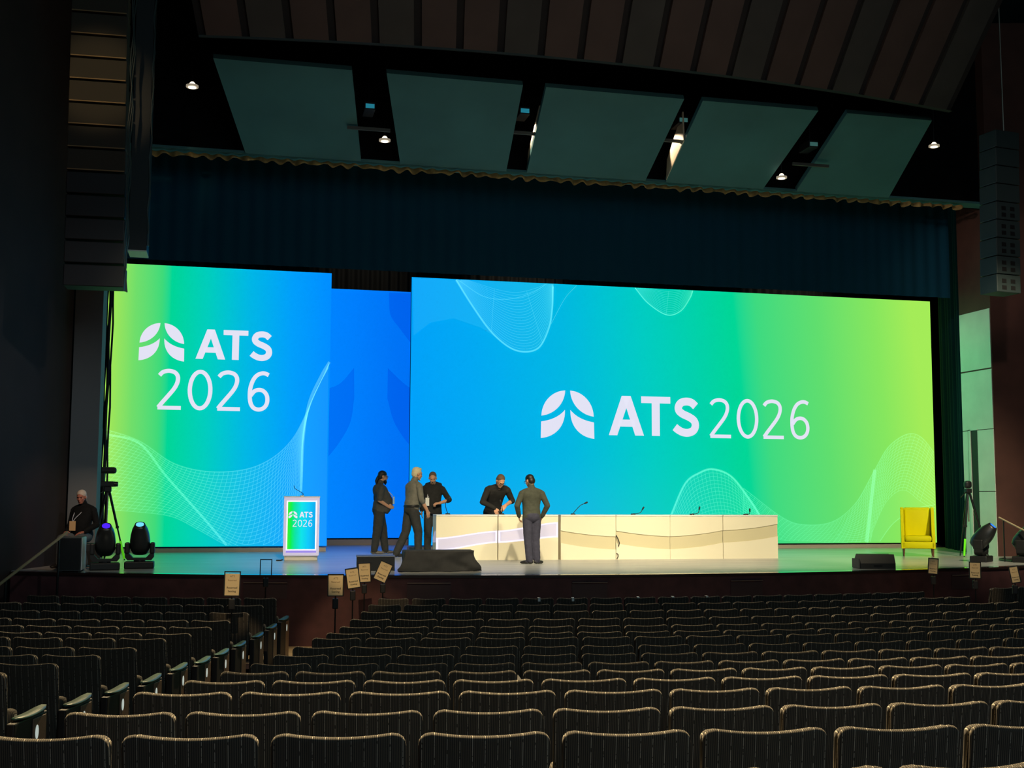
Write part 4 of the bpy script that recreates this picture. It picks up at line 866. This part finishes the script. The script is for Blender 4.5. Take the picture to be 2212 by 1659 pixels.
# ------------------------------------------------------------------ small ceiling downlights and lamps in the slots
LAMPE = emat('warm_lamp_face', (255, 236, 205), 2.2)
for nm, (x, y, z) in (('left of the ceiling panels beside the black column', (-0.69, 20.0, 9.13)), ('in the leftmost dark slot', (2.60, 20.55, 8.62)), ('in the rightmost dark slot', (10.15, 20.4, 8.42)), ('right of the ceiling panels', (13.17, 20.0, 9.14))):
    p = S(x, y, z); r = thing('downlight', 'small glowing ceiling downlight ' + nm, 'lamp', p, 0, 'ceiling downlights')
    m = MB(); m.cyl((0, 0, 0.0), 0.115, 0.035, 20); m.build('trim_ring', mat('bright_ring', (200, 185, 160), 0.4, emit=(255, 235, 205), estr=0.25), r)
    m = MB(); m.cyl((0, 0, -0.012), 0.075, 0.02, 16); m.ell((0, 0, 0.04), (0.06, 0.06, 0.07), 10, 6); m.build('lamp', LAMPE, r)
    m = MB(); m.tube([(0, 0, 0.1), (0, 0, 3.5)], 0.01, 6); m.build('stem', BLACKM, r)
CY = emat('cyan_reflect_glow', (40, 150, 175), 0.55); CY2 = emat('dull_cyan_reflect_glow', (70, 120, 115), 0.5)  # emission stands in for cyan light reflected off the spotlight faces
for nm, (x, y, z), mt, tl in (('leftmost dark slot, bright cyan', (2.27, 20.0, 9.04), CY, 0.3), ('second dark slot, bright cyan', (5.02, 20.0, 9.18), CY, -0.1), ('third dark slot, dull cyan', (8.02, 20.0, 9.25), CY2, -0.3), ('rightmost dark slot, dull cyan', (10.63, 20.0, 8.99), CY2, -0.3)):
    p = S(x, y, z); r = thing('slot_spotlight', 'spotlight face in the ' + nm, 'lamp', p, 0, 'spotlights in the ceiling slots')
    m = MB(); m.bbox(-0.11, 0.11, 0.02, 0.5, -0.05, 0.11, 0.015); m.build('body', BLACK, r)
    m = MB(); m.box(-0.085, 0.085, 0.0, 0.02, -0.02, 0.06); o = m.build('glow_face', mt, r)
    m = MB(); m.box(-0.42, 0.42, 0.15, 0.20, -0.42, -0.36); m.build('pipe', mat('slot_pipe', (90, 86, 78), 0.6), r)
    m = MB(); m.tube([(0, 0.2, 0.1), (0, 0.2, 3.0)], 0.012, 6); m.build('yoke', BLACKM, r)

# ------------------------------------------------------------------ people
SKIN = mat('skin', (214, 158, 124), 0.55); SKINR = mat('ruddy_skin', (190, 118, 96), 0.55); SKINT = mat('tan_skin', (196, 142, 106), 0.55)
SHOEB = mat('black_shoe', (30, 29, 29), 0.5); SHOEG = mat('grey_shoe', (120, 112, 102), 0.6); SOLE = mat('dark_sole', (40, 38, 36), 0.7)
LANY = mat('pale_lanyard', (205, 205, 215), 0.6); BADGE = mat('white_badge', (240, 238, 230), 0.5); BADGEO = mat('orange_lit_badge', (244, 196, 140), 0.5)  # last badge: the orange light on it is put into its colour
HAIRK = mat('black_hair', (26, 22, 20), 0.5); HAIRB = mat('brown_hair', (104, 80, 60), 0.7); HAIRG = mat('grey_blond_hair', (222, 208, 170), 0.6); HAIRW = mat('white_hair', (214, 196, 180), 0.6)
EYE = mat('dark_eye', (20, 16, 14), 0.2); GLASS = mat('glasses_rim', (24, 22, 22), 0.3)
def remesh(shapes, voxel, mats, name, parent, smooth=5, wrinkle=0.0, seed=0):
    """join closed shapes (MB, material index) into one continuous skin; each face takes the material of the nearest source shape"""
    J = MB(); src = []
    for s, mi in shapes:
        J.add(s.v, s.f)
        for v in s.v: src.append((v, mi))
    me = J.mesh(name + '_src', mats); o = D.objects.new(name, me); COL.objects.link(o)
    a = o.modifiers.new('r', 'REMESH'); a.mode = 'VOXEL'; a.voxel_size = voxel
    b = o.modifiers.new('s', 'SMOOTH'); b.factor = 0.5; b.iterations = smooth
    dg = bpy.context.evaluated_depsgraph_get(); new = D.meshes.new_from_object(o.evaluated_get(dg)); o.modifiers.clear(); o.data = new; D.meshes.remove(me); new.name = name
    import numpy as np
    np_ = len(new.polygons); cen = np.empty(np_ * 3, np.float32); new.polygons.foreach_get('center', cen); cen = cen.reshape(-1, 3)
    mi = np.zeros(np_, np.int32); new.materials.clear()
    for m in mats: new.materials.append(m)
    if len(mats) > 1:
        bv = BVHTree.FromPolygons([v.co[:] for v in new.vertices], [tuple(p.vertices) for p in new.polygons])
        src = [q for q in src if bv.find_nearest(q[0])[3] < 0.0065]      # only what lies on the outer skin
        kd = KDTree(len(src))
        for i, (v, q) in enumerate(src): kd.insert(v, i)
        kd.balance(); fnd = kd.find_n; pr = (0, 4, 3, 2, 5)
        def pick(c):                        # cloth lies over skin, shirt over trousers, belt over both
            h = fnd(c, 20); lim = h[0][2] + 0.009; return max((src[i][1] for _c, i, d in h if d <= lim), key=lambda q: pr[q])
        mi[:] = [pick(c) for c in cen.tolist()]
    new.polygons.foreach_set('material_index', mi); new.polygons.foreach_set('use_smooth', np.ones(np_, bool))
    if wrinkle:
        nl = len(new.loops); lv = np.empty(nl, np.int32); new.loops.foreach_get('vertex_index', lv); lt = np.empty(np_, np.int32); new.polygons.foreach_get('loop_total', lt)
        cl = np.unique(lv[np.repeat(np.isin(mi, CLOTH), lt)]); nv = len(new.vertices); co = np.empty(nv * 3, np.float32); new.vertices.foreach_get('co', co); co = co.reshape(-1, 3)
        no = np.empty(nv * 3, np.float32); new.vertices.foreach_get('normal', no); no = no.reshape(-1, 3)
        for i in cl.tolist():
            x, y, z = map(float, co[i]); n = noise.noise((x * 9 + seed, y * 9, z * 16)) + 0.6 * noise.noise((x * 20, y * 20 + seed, z * 32)); co[i] += no[i] * (n * wrinkle)
        new.vertices.foreach_set('co', co.ravel())
    new.update()
    if parent: o.parent = parent
    return o
CLOTH = (1, 2)
def cap(p, q, r1, r2, n=22):
    """closed tapering limb with round ends"""
    p, q = Vector(p), Vector(q); d = q - p; L = d.length or 1e-6; d /= L; m = MB(); pts = []; rs = []
    for k in range(4): a = pi / 2 * k / 4; pts.append(p - d * r1 * cos(a)); rs.append(max(0.002, r1 * sin(a)))
    ns = max(2, int(L / 0.009))
    for k in range(ns + 1): pts.append(p + d * L * k / ns); rs.append(r1 + (r2 - r1) * k / ns)
    for k in range(1, 5): a = pi / 2 * k / 4; pts.append(q + d * r2 * sin(a)); rs.append(max(0.002, r2 * cos(a)))
    m.tube(pts, rs, n); return m
def torso(rings, n=56, sub=14):
    """rings: (centre, half width, half depth); smooth loft with a squarish section"""
    C = crom([Vector(r[0]) for r in rings], sub); Wd = crom([Vector((r[1], r[2], 0)) for r in rings], sub); R = []
    for i, c in enumerate(C):
        t = (C[min(i + 1, len(C) - 1)] - C[max(i - 1, 0)]).normalized(); f = Vector((0, 1, 0)); f = (f - t * f.dot(t)).normalized(); s = f.cross(t)
        w_, d_ = Wd[i].x, Wd[i].y
        R.append([c + s * w_ * math.copysign(abs(cos(a)) ** 0.85, cos(a)) + f * d_ * math.copysign(abs(sin(a)) ** 0.9, sin(a)) for a in [2 * pi * j / n for j in range(n)]])
    return MB().loft(R)
def hand(wrist, direction, palm_n, curl, side, out):
    """palm with four bent fingers and a thumb; direction runs wrist to knuckles, palm_n is the way the palm faces, side is the thumb's side (unit vector)"""
    d = Vector(direction).normalized(); pn = Vector(palm_n); pn = (pn - d * pn.dot(d)).normalized(); th = Vector(side); th = (th - d * th.dot(d) - pn * th.dot(pn)).normalized()
    w0 = Vector(wrist); 
    for k in range(4):
        o = th * (0.030 - 0.020 * k); kn = w0 + d * (0.088 - 0.004 * abs(k - 1)) + o
        out.append((cap(w0 + d * 0.005 + o * 0.6, kn, 0.017, 0.0125, 8), 0))
        L = (0.044, 0.050, 0.046, 0.036)[k]; q = kn; a = 0.0
        for s_ in range(3):
            a += curl * (0.55, 0.9, 0.7)[s_]; e = q + (d * cos(a) + pn * sin(a)) * L * (1, .62, .5)[s_]
            out.append((cap(q, e, 0.0098 - 0.0008 * s_, 0.0090 - 0.0008 * s_, 8), 0)); q = e
    b = w0 + d * 0.025 + th * 0.026; e = b + (d * 0.7 + th * 0.65 + pn * 0.25).normalized() * 0.042; out.append((cap(b, e, 0.0150, 0.0115, 8), 0))
    out.append((cap(e, e + (d * 0.9 + pn * 0.45 * (0.5 + curl)).normalized() * 0.032, 0.0112, 0.0090, 8), 0))
def head_mats(hc, yaw, pitch, roll=0.0): return Matrix.Translation(Vector(hc)) @ Matrix.Rotation(yaw, 4, 'Z') @ Matrix.Rotation(-pitch, 4, 'X') @ Matrix.Rotation(roll, 4, 'Y')
def xf(m, M): m.v = [tuple(M @ Vector(v)) for v in m.v]; return m
def person(loc, face, label, sc, sp):
    """sp holds the pose in the person's own frame: +y is the way they face, +x their right hand side"""
    r = thing('person', label, 'person', loc, face); r.scale = (sc, sc, sc)
    M = [sp['skin'], sp['top'], sp['legs'], sp['shoe'], sp.get('belt', BLACK)]
    sh = []
    sh.append((torso(sp['torso']), 1)); sh.append((torso(sp['hips']), 2))
    if 'belt' in sp:
        c, w_, d_ = sp['hips'][-1]; sh.append((torso([(Vector(c) + Vector((0, 0, -.012)), w_ + .020, d_ + .020), (Vector(c) + Vector((0, 0, .024)), w_ + .020, d_ + .020)], sub=6), 4))
    hc = Vector(sp['head'][0]); Hm = head_mats(*sp['head']); nb = Vector(sp['neck'])
    sh.append((cap(nb - Vector((0, 0, 0.03)), hc + Hm.to_3x3() @ Vector((0, -0.025, -0.06)), 0.062, 0.056), 0))
    # collar or turtleneck
    if sp.get('collar'):
        d = (hc - nb).normalized(); sh.append((cap(nb - d * 0.02, nb + d * sp['collar'], 0.074, 0.067), 1))
    # head: skull, face, jaw, chin, nose, brow, ears
    def hd(c, rad, mi=0): sh.append((xf(MB().ell(c, rad, 18, 12), Hm), mi))
    hd((0, -0.010, 0.030), (0.076, 0.096, 0.092)); hd((0, 0.022, -0.030), (0.063, 0.070, 0.082)); hd((0, 0.050, -0.085), (0.040, 0.038, 0.032)); hd((0, 0.070, -0.098), (0.022, 0.018, 0.016))
    hd((0, 0.083, 0.030), (0.050, 0.016, 0.014)); sh.append((xf(cap((0, 0.084, 0.012), (0, 0.106, -0.028), 0.009, 0.0145, 10), Hm), 0)); hd((0, 0.092, -0.060), (0.024, 0.012, 0.011))
    for s_ in (-1, 1): hd((s_ * 0.078, -0.010, -0.008), (0.012, 0.020, 0.032)); hd((s_ * 0.040, 0.062, -0.018), (0.022, 0.020, 0.020))
    for s_, A in sp['arms'].items():                       # slope from neck to shoulder
        sh.append((cap(nb + Vector((s_ * .035, -.01, -.015)), Vector(A['j'][0]) + Vector((-s_ * .03, 0, 0.0)), 0.050, 0.060), 1))
    # arms
    for s_, A in sp['arms'].items():
        S_, E_, W_ = map(Vector, A['j']); S_ = S_ + Vector((0, 0, -0.025)); rs = A.get('r', (0.062, 0.050, 0.043, 0.030)); slv = A['sleeve']
        sh.append((MB().ell(S_ + Vector((0, 0, -0.012)), (0.066, 0.070, 0.066), 16, 10), 1))
        if slv == 'short':
            mid = S_.lerp(E_, 0.86); sh.append((cap(S_, mid, rs[0] + .006, rs[1] + .014), 1)); sh.append((cap(S_.lerp(E_, .6), E_, rs[1], rs[2]), 0)); sh.append((cap(E_, W_, rs[2], rs[3]), 0))
        elif slv == 'rolled':
            sh.append((cap(S_, E_, rs[0] + .004, rs[1] + .008), 1)); sh.append((cap(E_, E_.lerp(W_, .18), rs[1] + .008, rs[2] + .014), 1)); sh.append((cap(E_.lerp(W_, .1), W_, rs[2], rs[3]), 0))
        else:
            sh.append((cap(S_, E_, rs[0] + .004, rs[1] + .006), 1)); sh.append((cap(E_, E_.lerp(W_, .93), rs[1] + .006, rs[3] + .014), 1)); sh.append((cap(E_.lerp(W_, .8), W_, rs[3], rs[3] - .003), 0))
        hand(W_, A['hd'], A['pn'], A.get('curl', 0.35), A['th'], sh)
    # legs, trousers loose at the hem, shoes
    for L in sp['lims']:
        H_, K_, A_, toe = map(Vector, L); sh.append((cap(H_, K_, 0.106 * sp.get('fat', 1), 0.086 * sp.get('fat', 1)), 2)); sh.append((cap(K_, A_ + (A_ - K_).normalized() * -0.01, 0.082 * sp.get('fat', 1), 0.073), 2))
        td = toe.normalized(); f0 = A_ + Vector((0, 0, -A_.z + 0.045)); t2 = Vector((td.x, td.y, 0)).normalized() if sp.get('flat', True) else td
        up = Vector((0, 0, 1)); sd = t2.cross(up)
        def shoe(c, w_, h_, l_): 
            R = Matrix((sd, t2, up)).transposed(); sh.append((MB().ell(c, (w_, l_, h_), 16, 10, R), 3))
        fz_ = A_.z - 0.085
        b = Vector((A_.x, A_.y, fz_)); shoe(b + t2 * -0.015 + up * 0.045, 0.043, 0.045, 0.066); shoe(b + t2 * 0.075 + up * 0.036, 0.047, 0.036, 0.090); shoe(b + t2 * 0.135 + up * 0.030, 0.045, 0.030, 0.070)
        sh.append((cap(b + up * 0.06, b + up * 0.13, 0.045, 0.045), 3))
    for extra, mi in sp.get('extra', ()): sh.append((extra, mi))
    body = remesh(sh, 0.0075, M, 'body', r, 4, 0.0035, sc * 37)
    # hair
    if sp.get('hair'):
        hs = [(xf(MB().ell(c, rad, 20, 12), Hm), 0) for c, rad in sp['hair'][1]] + [(xf(cap(*q), Hm), 0) for q in sp['hair'][2]]
        remesh(hs, 0.009, [sp['hair'][0]], 'hair', r, 2)
    if sp.get('beard'):
        remesh([(xf(MB().ell(c, rad, 16, 10), Hm), 0) for c, rad in sp['beard'][1]], 0.008, [sp['beard'][0]], 'beard', r, 2)
    for s_ in (-1, 1):
        m = MB(); m.ell((s_ * 0.034, 0.081, 0.006), (0.012, 0.008, 0.006), 10, 6); xf(m, Hm).build('eye', EYE, r, True)
    if sp.get('glasses'):
        m = MB()
        for s_ in (-1, 1):
            m.tube([(s_ * 0.036 + 0.027 * cos(a), 0.103, 0.004 + 0.021 * sin(a)) for a in [2 * pi * i / 14 for i in range(15)]], 0.0035, 5, False); m.tube([(s_ * 0.062, 0.10, 0.010), (s_ * 0.080, 0.03, 0.010), (s_ * 0.083, -0.02, 0.004)], 0.003, 5)
        m.tube([(-0.010, 0.104, 0.008), (0.010, 0.104, 0.008)], 0.0035, 5); xf(m, Hm).build('glasses', GLASS, r)
    if sp.get('lanyard'):
        P, bz = sp['lanyard']
        for q in P: MB().tube(crom(q, 5), 0.0065, 5).build('lanyard', LANY, r)
        c, yaw, hw, hh, mt = bz; m = MB(); m.bbox(-hw, hw, -0.004, 0.004, -hh, hh, 0.002); M4 = Matrix.Translation(Vector(c)) @ Matrix.Rotation(yaw, 4, 'Z'); xf(m, M4).build('badge', mt, r)
    return r
def std_torso(w=1.0, d=1.0, bel=0.0, lean=0.0):
    return [((0, 0.0 + bel * .2, 0.90), .172 * w, .132 * d), ((0, 0.01 + bel * .8, 1.02), .162 * w, (.125 + bel * .55) * d), ((0, 0.02 + bel + lean * .15, 1.12), .162 * w, (.118 + bel * .55) * d), ((0, 0.02 + bel * .4 + lean * .5, 1.24), .176 * w, .120 * d), ((0, 0.0 + lean * .8, 1.35), .188 * w, .116 * d), ((0, -0.01 + lean, 1.425), .150 * w, .098 * d), ((0, -0.01 + lean * 1.1, 1.475), .075, .070)]
def std_hips(w=1.0, d=1.0, z1=0.97):
    return [((0, 0, 0.83), .085 * w, .085 * d), ((0, -0.005, 0.88), .160 * w, .118 * d), ((0, -0.008, 0.93), .168 * w, .128 * d), ((0, 0, z1), .158 * w, .118 * d)]
def dark(n, c): return mat(n, c, 0.85, spec=0.2, noise_amt=0.15, noise_scale=14)
CHAR, CHAR2, BLK, NAVY, SWE = dark('charcoal_vest', (76, 75, 72)), dark('grey_shirt_cloth', (116, 113, 103)), dark('black_cloth', (44, 43, 42)), dark('navy_trouser_cloth', (66, 66, 82)), dark('dark_grey_sweater', (74, 76, 66))
TROU = dark('black_trouser_cloth', (58, 58, 57)); JEAN = dark('grey_jean_cloth', (92, 96, 98))
short = lambda b=0.0: [((0, -0.018, 0.042), (0.080, 0.096, 0.090)), ((0, -0.050, 0.005), (0.074, 0.066, 0.075))]
# man with a pony tail, profile to the right, hand in the pocket of his vest
person((3.44, 27.15, SF), -pi / 2 + 0.12, 'bearded man with black ponytail and glasses, hand in vest pocket, standing left', 1.065, dict(
    skin=SKIN, top=CHAR, legs=TROU, shoe=SHOEG, fat=1.14, torso=std_torso(1.16, 1.28, 0.06), hips=std_hips(1.1, 1.12), neck=(0, 0.0, 1.47), head=((0, 0.055, 1.63), 0.05, 0.10), collar=0.05,
    arms={1: dict(j=((.195, -.01, 1.40), (.245, -.07, 1.13), (.195, .13, 1.005)), sleeve='short', hd=(-.25, .9, -.2), pn=(-.9, -.2, 0), th=(0, .2, 1), curl=.4),
          -1: dict(j=((-.195, -.01, 1.40), (-.24, -.02, 1.13), (-.18, .17, 1.02)), sleeve='short', hd=(.3, .85, -.2), pn=(.9, -.2, 0), th=(0, .2, 1), curl=.4)},
    lims=[((.085, -.02, .88), (.10, -.07, .49), (.10, -.13, .085), (.35, .9, 0)), ((-.085, .0, .88), (-.10, .10, .49), (-.10, .16, .085), (-.1, 1, 0))],
    hair=(HAIRK, [((0, -0.011, 0.052), (0.082, 0.099, 0.084)), ((0, -0.055, 0.0), (0.074, 0.060, 0.08))], [((0, -0.10, -0.02), (0, -0.125, -0.10), .034, .036, 10), ((0, -0.125, -0.10), (0, -0.10, -0.20), .036, .022, 10)]),
    beard=(HAIRK, [((0, 0.070, -0.105), (0.046, 0.040, 0.038)), ((0, 0.045, -0.085), (0.062, 0.05, 0.035)), ((0, 0.075, -0.135), (0.028, 0.024, 0.034)), ((0, 0.100, -0.052), (0.026, 0.008, 0.008))]), glasses=True,
    lanyard=([[(.07, .05, 1.46), (.10, .11, 1.36), (.11, .215, 1.27), (.115, .26, 1.20)], [(-.07, .05, 1.46), (-.06, .12, 1.36), (0.04, .225, 1.27), (.105, .262, 1.20)]], ((.115, .275, 1.13), -.6, .045, .080, BADGE))))
# tall white haired man seen from behind and the side, arm hanging
person((3.93, 25.60, SF), -pi / 2 + 0.42, 'tall white-haired man in grey rolled-sleeve shirt, back turned, arm hanging', 1.095, dict(
    skin=SKIN, top=CHAR2, legs=TROU, shoe=SHOEB, belt=BLACK, torso=std_torso(1.08, 1.12, 0.015, 0.06)[0:0] + [((0, 0, .955), .165, .128)] + std_torso(1.08, 1.12, 0.015, 0.06)[1:], hips=std_hips(1.0, 1.0, .985), neck=(0, 0.055, 1.475), head=((0, 0.125, 1.625), -0.10, 0.16), collar=0.045,
    arms={1: dict(j=((.195, .05, 1.40), (.255, .06, 1.13), (.245, .21, .90)), sleeve='rolled', hd=(-.05, .30, -.9), pn=(-1, 0, 0), th=(0, 1, .3), curl=.55),
          -1: dict(j=((-.195, .05, 1.40), (-.25, .08, 1.13), (-.2, .22, .95)), sleeve='rolled', hd=(.1, .5, -.8), pn=(1, 0, 0), th=(0, 1, .3), curl=.5)},
    lims=[((.085, 0, .88), (.095, .10, .49), (.10, .10, .085), (.25, 1, 0)), ((-.085, 0, .88), (-.10, -.06, .49), (-.12, -.26, .085), (-.05, 1, 0))],
    hair=(HAIRG, [((0, -0.024, 0.046), (0.084, 0.098, 0.092)), ((0, -0.060, -0.005), (0.078, 0.058, 0.075)), ((0.0, 0.02, 0.100), (0.062, 0.06, 0.034))], []),
    beard=(HAIRW, [((0, 0.100, -0.054), (0.026, 0.010, 0.010)), ((0, 0.072, -0.105), (0.030, 0.022, 0.018))])))
# man in a black hooded top, head bowed, badge on his chest
person((4.56, 26.55, SF), pi - 0.28, 'man in black hooded top, head bowed, one fist raised, white badge', 1.06, dict(
    skin=SKIN, top=BLK, legs=TROU, shoe=SHOEB, torso=std_torso(1.08, 1.05, 0.02, 0.03), hips=std_hips(1.0, 1.0), neck=(0, 0.02, 1.475), head=((0, 0.095, 1.605), 0.10, 0.42),
    arms={-1: dict(j=((-.20, .02, 1.40), (-.345, .02, 1.15), (-.16, .23, 1.08)), sleeve='rolled', hd=(.8, .5, -.1), pn=(.1, -.4, -.9), th=(.1, .3, .9), curl=1.15),
          1: dict(j=((.20, .02, 1.40), (.26, -.02, 1.13), (.22, .12, .92)), sleeve='long', hd=(0, .4, -.9), pn=(-1, 0, 0), th=(0, 1, .3))},
    lims=[((.085, 0, .88), (.10, .04, .49), (.11, .0, .085), (.3, 1, 0)), ((-.085, 0, .88), (-.11, .03, .49), (-.13, -.02, .085), (-.3, 1, 0))],
    extra=[(cap((-.13, -.05, 1.46), (-.02, -.12, 1.48), .055, .065), 1), (cap((.13, -.05, 1.46), (.02, -.12, 1.48), .055, .065), 1), (cap((.12, -.03, 1.47), (.06, .06, 1.42), .045, .035), 1), (cap((-.12, -.03, 1.47), (-.06, .06, 1.42), .045, .035), 1),
           (torso([((0, .02, .86), .19, .145), ((0, .02, .98), .185, .15), ((0, .02, 1.08), .175, .14)], sub=3), 1)],
    hair=(HAIRB, [((0, -0.022, 0.050), (0.0815, 0.094, 0.086)), ((0, -0.050, 0.005), (0.074, 0.064, 0.072))], []),
    beard=(HAIRB, [((0, 0.060, -0.098), (0.044, 0.036, 0.026)), ((0, 0.099, -0.052), (0.026, 0.008, 0.008))]),
    lanyard=([[(.075, .03, 1.47), (.09, .11, 1.38), (.095, .15, 1.27), (.10, .165, 1.19)], [(-.06, .04, 1.47), (-.02, .13, 1.36), (.06, .155, 1.25), (.095, .165, 1.19)]], ((.10, .185, 1.11), 0.1, .040, .085, BADGE))))
# man bending over the table
person((5.66, 25.30, SF), pi + 0.10, 'man in black sweater and glasses bending over the dais table', 1.10, dict(
    skin=SKIN, top=BLK, legs=TROU, shoe=SHOEB, torso=[((0, 0.0, .93), .15, .12), ((0, 0.04, 1.05), .165, .125), ((0, 0.12, 1.17), .180, .125), ((0, 0.22, 1.28), .195, .120), ((0, 0.29, 1.34), .155, .10), ((0, .335, 1.375), .078, .07)], hips=std_hips(), neck=(0, .335, 1.375), head=((0, .445, 1.475), 0.16, 0.75), collar=0.03,
    arms={1: dict(j=((.20, .27, 1.335), (.30, .26, 1.07), (.085, .37, .955)), sleeve='long', hd=(-.2, .45, -.85), pn=(-.4, -.6, -.3), th=(-.8, .3, 0), curl=.5),
          -1: dict(j=((-.20, .27, 1.335), (-.33, .20, 1.10), (-.125, .40, 1.01)), sleeve='rolled', hd=(.6, .5, -.45), pn=(.1, -.5, -.8), th=(.5, .3, .6), curl=.8)},
    lims=[((.085, -.02, .88), (.10, .03, .49), (.11, -.02, .085), (.2, 1, 0)), ((-.085, -.02, .88), (-.10, .03, .49), (-.11, -.02, .085), (-.2, 1, 0))],
    hair=(HAIRB, [((0, -0.022, 0.050), (0.0815, 0.094, 0.086)), ((0, -0.050, 0.005), (0.075, 0.066, 0.075))], []), glasses=True))
# man seen from behind in front of the tables, hands at his pockets
person((5.83, 22.60, SF), 0.06, 'man in dark grey sweater and navy trousers, back to the camera, hands at pockets', 0.985, dict(
    skin=SKINT, top=SWE, legs=NAVY, shoe=SHOEB, torso=std_torso(1.08, 1.05, 0.02, 0.02), hips=std_hips(1.02, 1.1), neck=(0, 0.01, 1.475), head=((-.02, 0.075, 1.625), 0.45, 0.30), collar=0.055,
    arms={1: dict(j=((.205, 0, 1.40), (.315, -.03, 1.14), (.245, .10, .925)), sleeve='long', hd=(-.25, .55, -.75), pn=(-.9, 0, -.2), th=(0, 1, .4), curl=.5),
          -1: dict(j=((-.205, 0, 1.40), (-.315, -.03, 1.14), (-.235, .10, .935)), sleeve='long', hd=(.25, .55, -.75), pn=(.9, 0, -.2), th=(0, 1, .4), curl=.5)},
    lims=[((.085, 0, .88), (.085, .02, .49), (.10, -.01, .085), (.75, .55, 0)), ((-.085, 0, .88), (-.075, .01, .49), (-.055, -.03, .085), (-.75, .65, 0))],
    hair=(HAIRK, [((0, -0.011, 0.052), (0.082, 0.099, 0.084)), ((0, -0.054, -0.005), (0.077, 0.066, 0.085))], []), glasses=True))
# old man half seated behind the speaker box at the left end
r = thing('equipment_case', 'black equipment case the old man sits on at stage left', 'case', (-2.46, 23.0, SF), 0.2)
m = MB(); m.bbox(-0.28, 0.28, -0.22, 0.22, 0.04, 0.42, 0.015); m.build('body', BLACK, r)
for x in (-0.22, 0.22):
    for y in (-0.16, 0.16): m = MB(); m.cyl((x, y, 0), 0.03, 0.04, 10); m.build('caster', BLACKM, r)
person((-2.46, 23.0, SF - 0.36), pi - 0.55, 'old white-haired man in black jacket sitting beside the left speaker box', 1.0, dict(
    skin=SKINR, top=dark('deep_black_jacket', (24, 24, 25)), legs=JEAN, shoe=SHOEB, torso=std_torso(1.10, 1.15, 0.05, 0.03), hips=[((0, 0, .87), .15, .13), ((0, 0, .92), .172, .14), ((0, 0, .97), .16, .12)], neck=(0, 0.02, 1.475), head=((0, 0.095, 1.615), 0.25, 0.25), collar=0.04,
    arms={1: dict(j=((.205, .01, 1.40), (.27, .02, 1.12), (.17, .24, 1.0)), sleeve='long', hd=(-.4, .8, -.2), pn=(0, -.2, -1), th=(-.8, .3, 0)),
          -1: dict(j=((-.205, .01, 1.40), (-.28, .0, 1.12), (-.20, .24, 1.0)), sleeve='long', hd=(.3, .8, -.2), pn=(0, -.2, -1), th=(.8, .3, 0))},
    lims=[((.09, .02, .905), (.14, .42, .865), (.14, .44, .445), (.2, 1, 0)), ((-.09, .02, .905), (-.22, .40, .865), (-.34, .40, .445), (-.3, 1, 0))],
    hair=(HAIRW, [((0, -0.018, 0.050), (0.084, 0.096, 0.084)), ((0, -0.055, -0.01), (0.080, 0.062, 0.07))], []),
    lanyard=([[(.075, .05, 1.45), (.085, .15, 1.34), (.06, .235, 1.24), (.04, .27, 1.18)], [(-.075, .05, 1.45), (-.06, .16, 1.34), (0, .235, 1.24), (.02, .27, 1.18)]], ((.03, .275, 1.10), .1, .062, .085, BADGEO))))
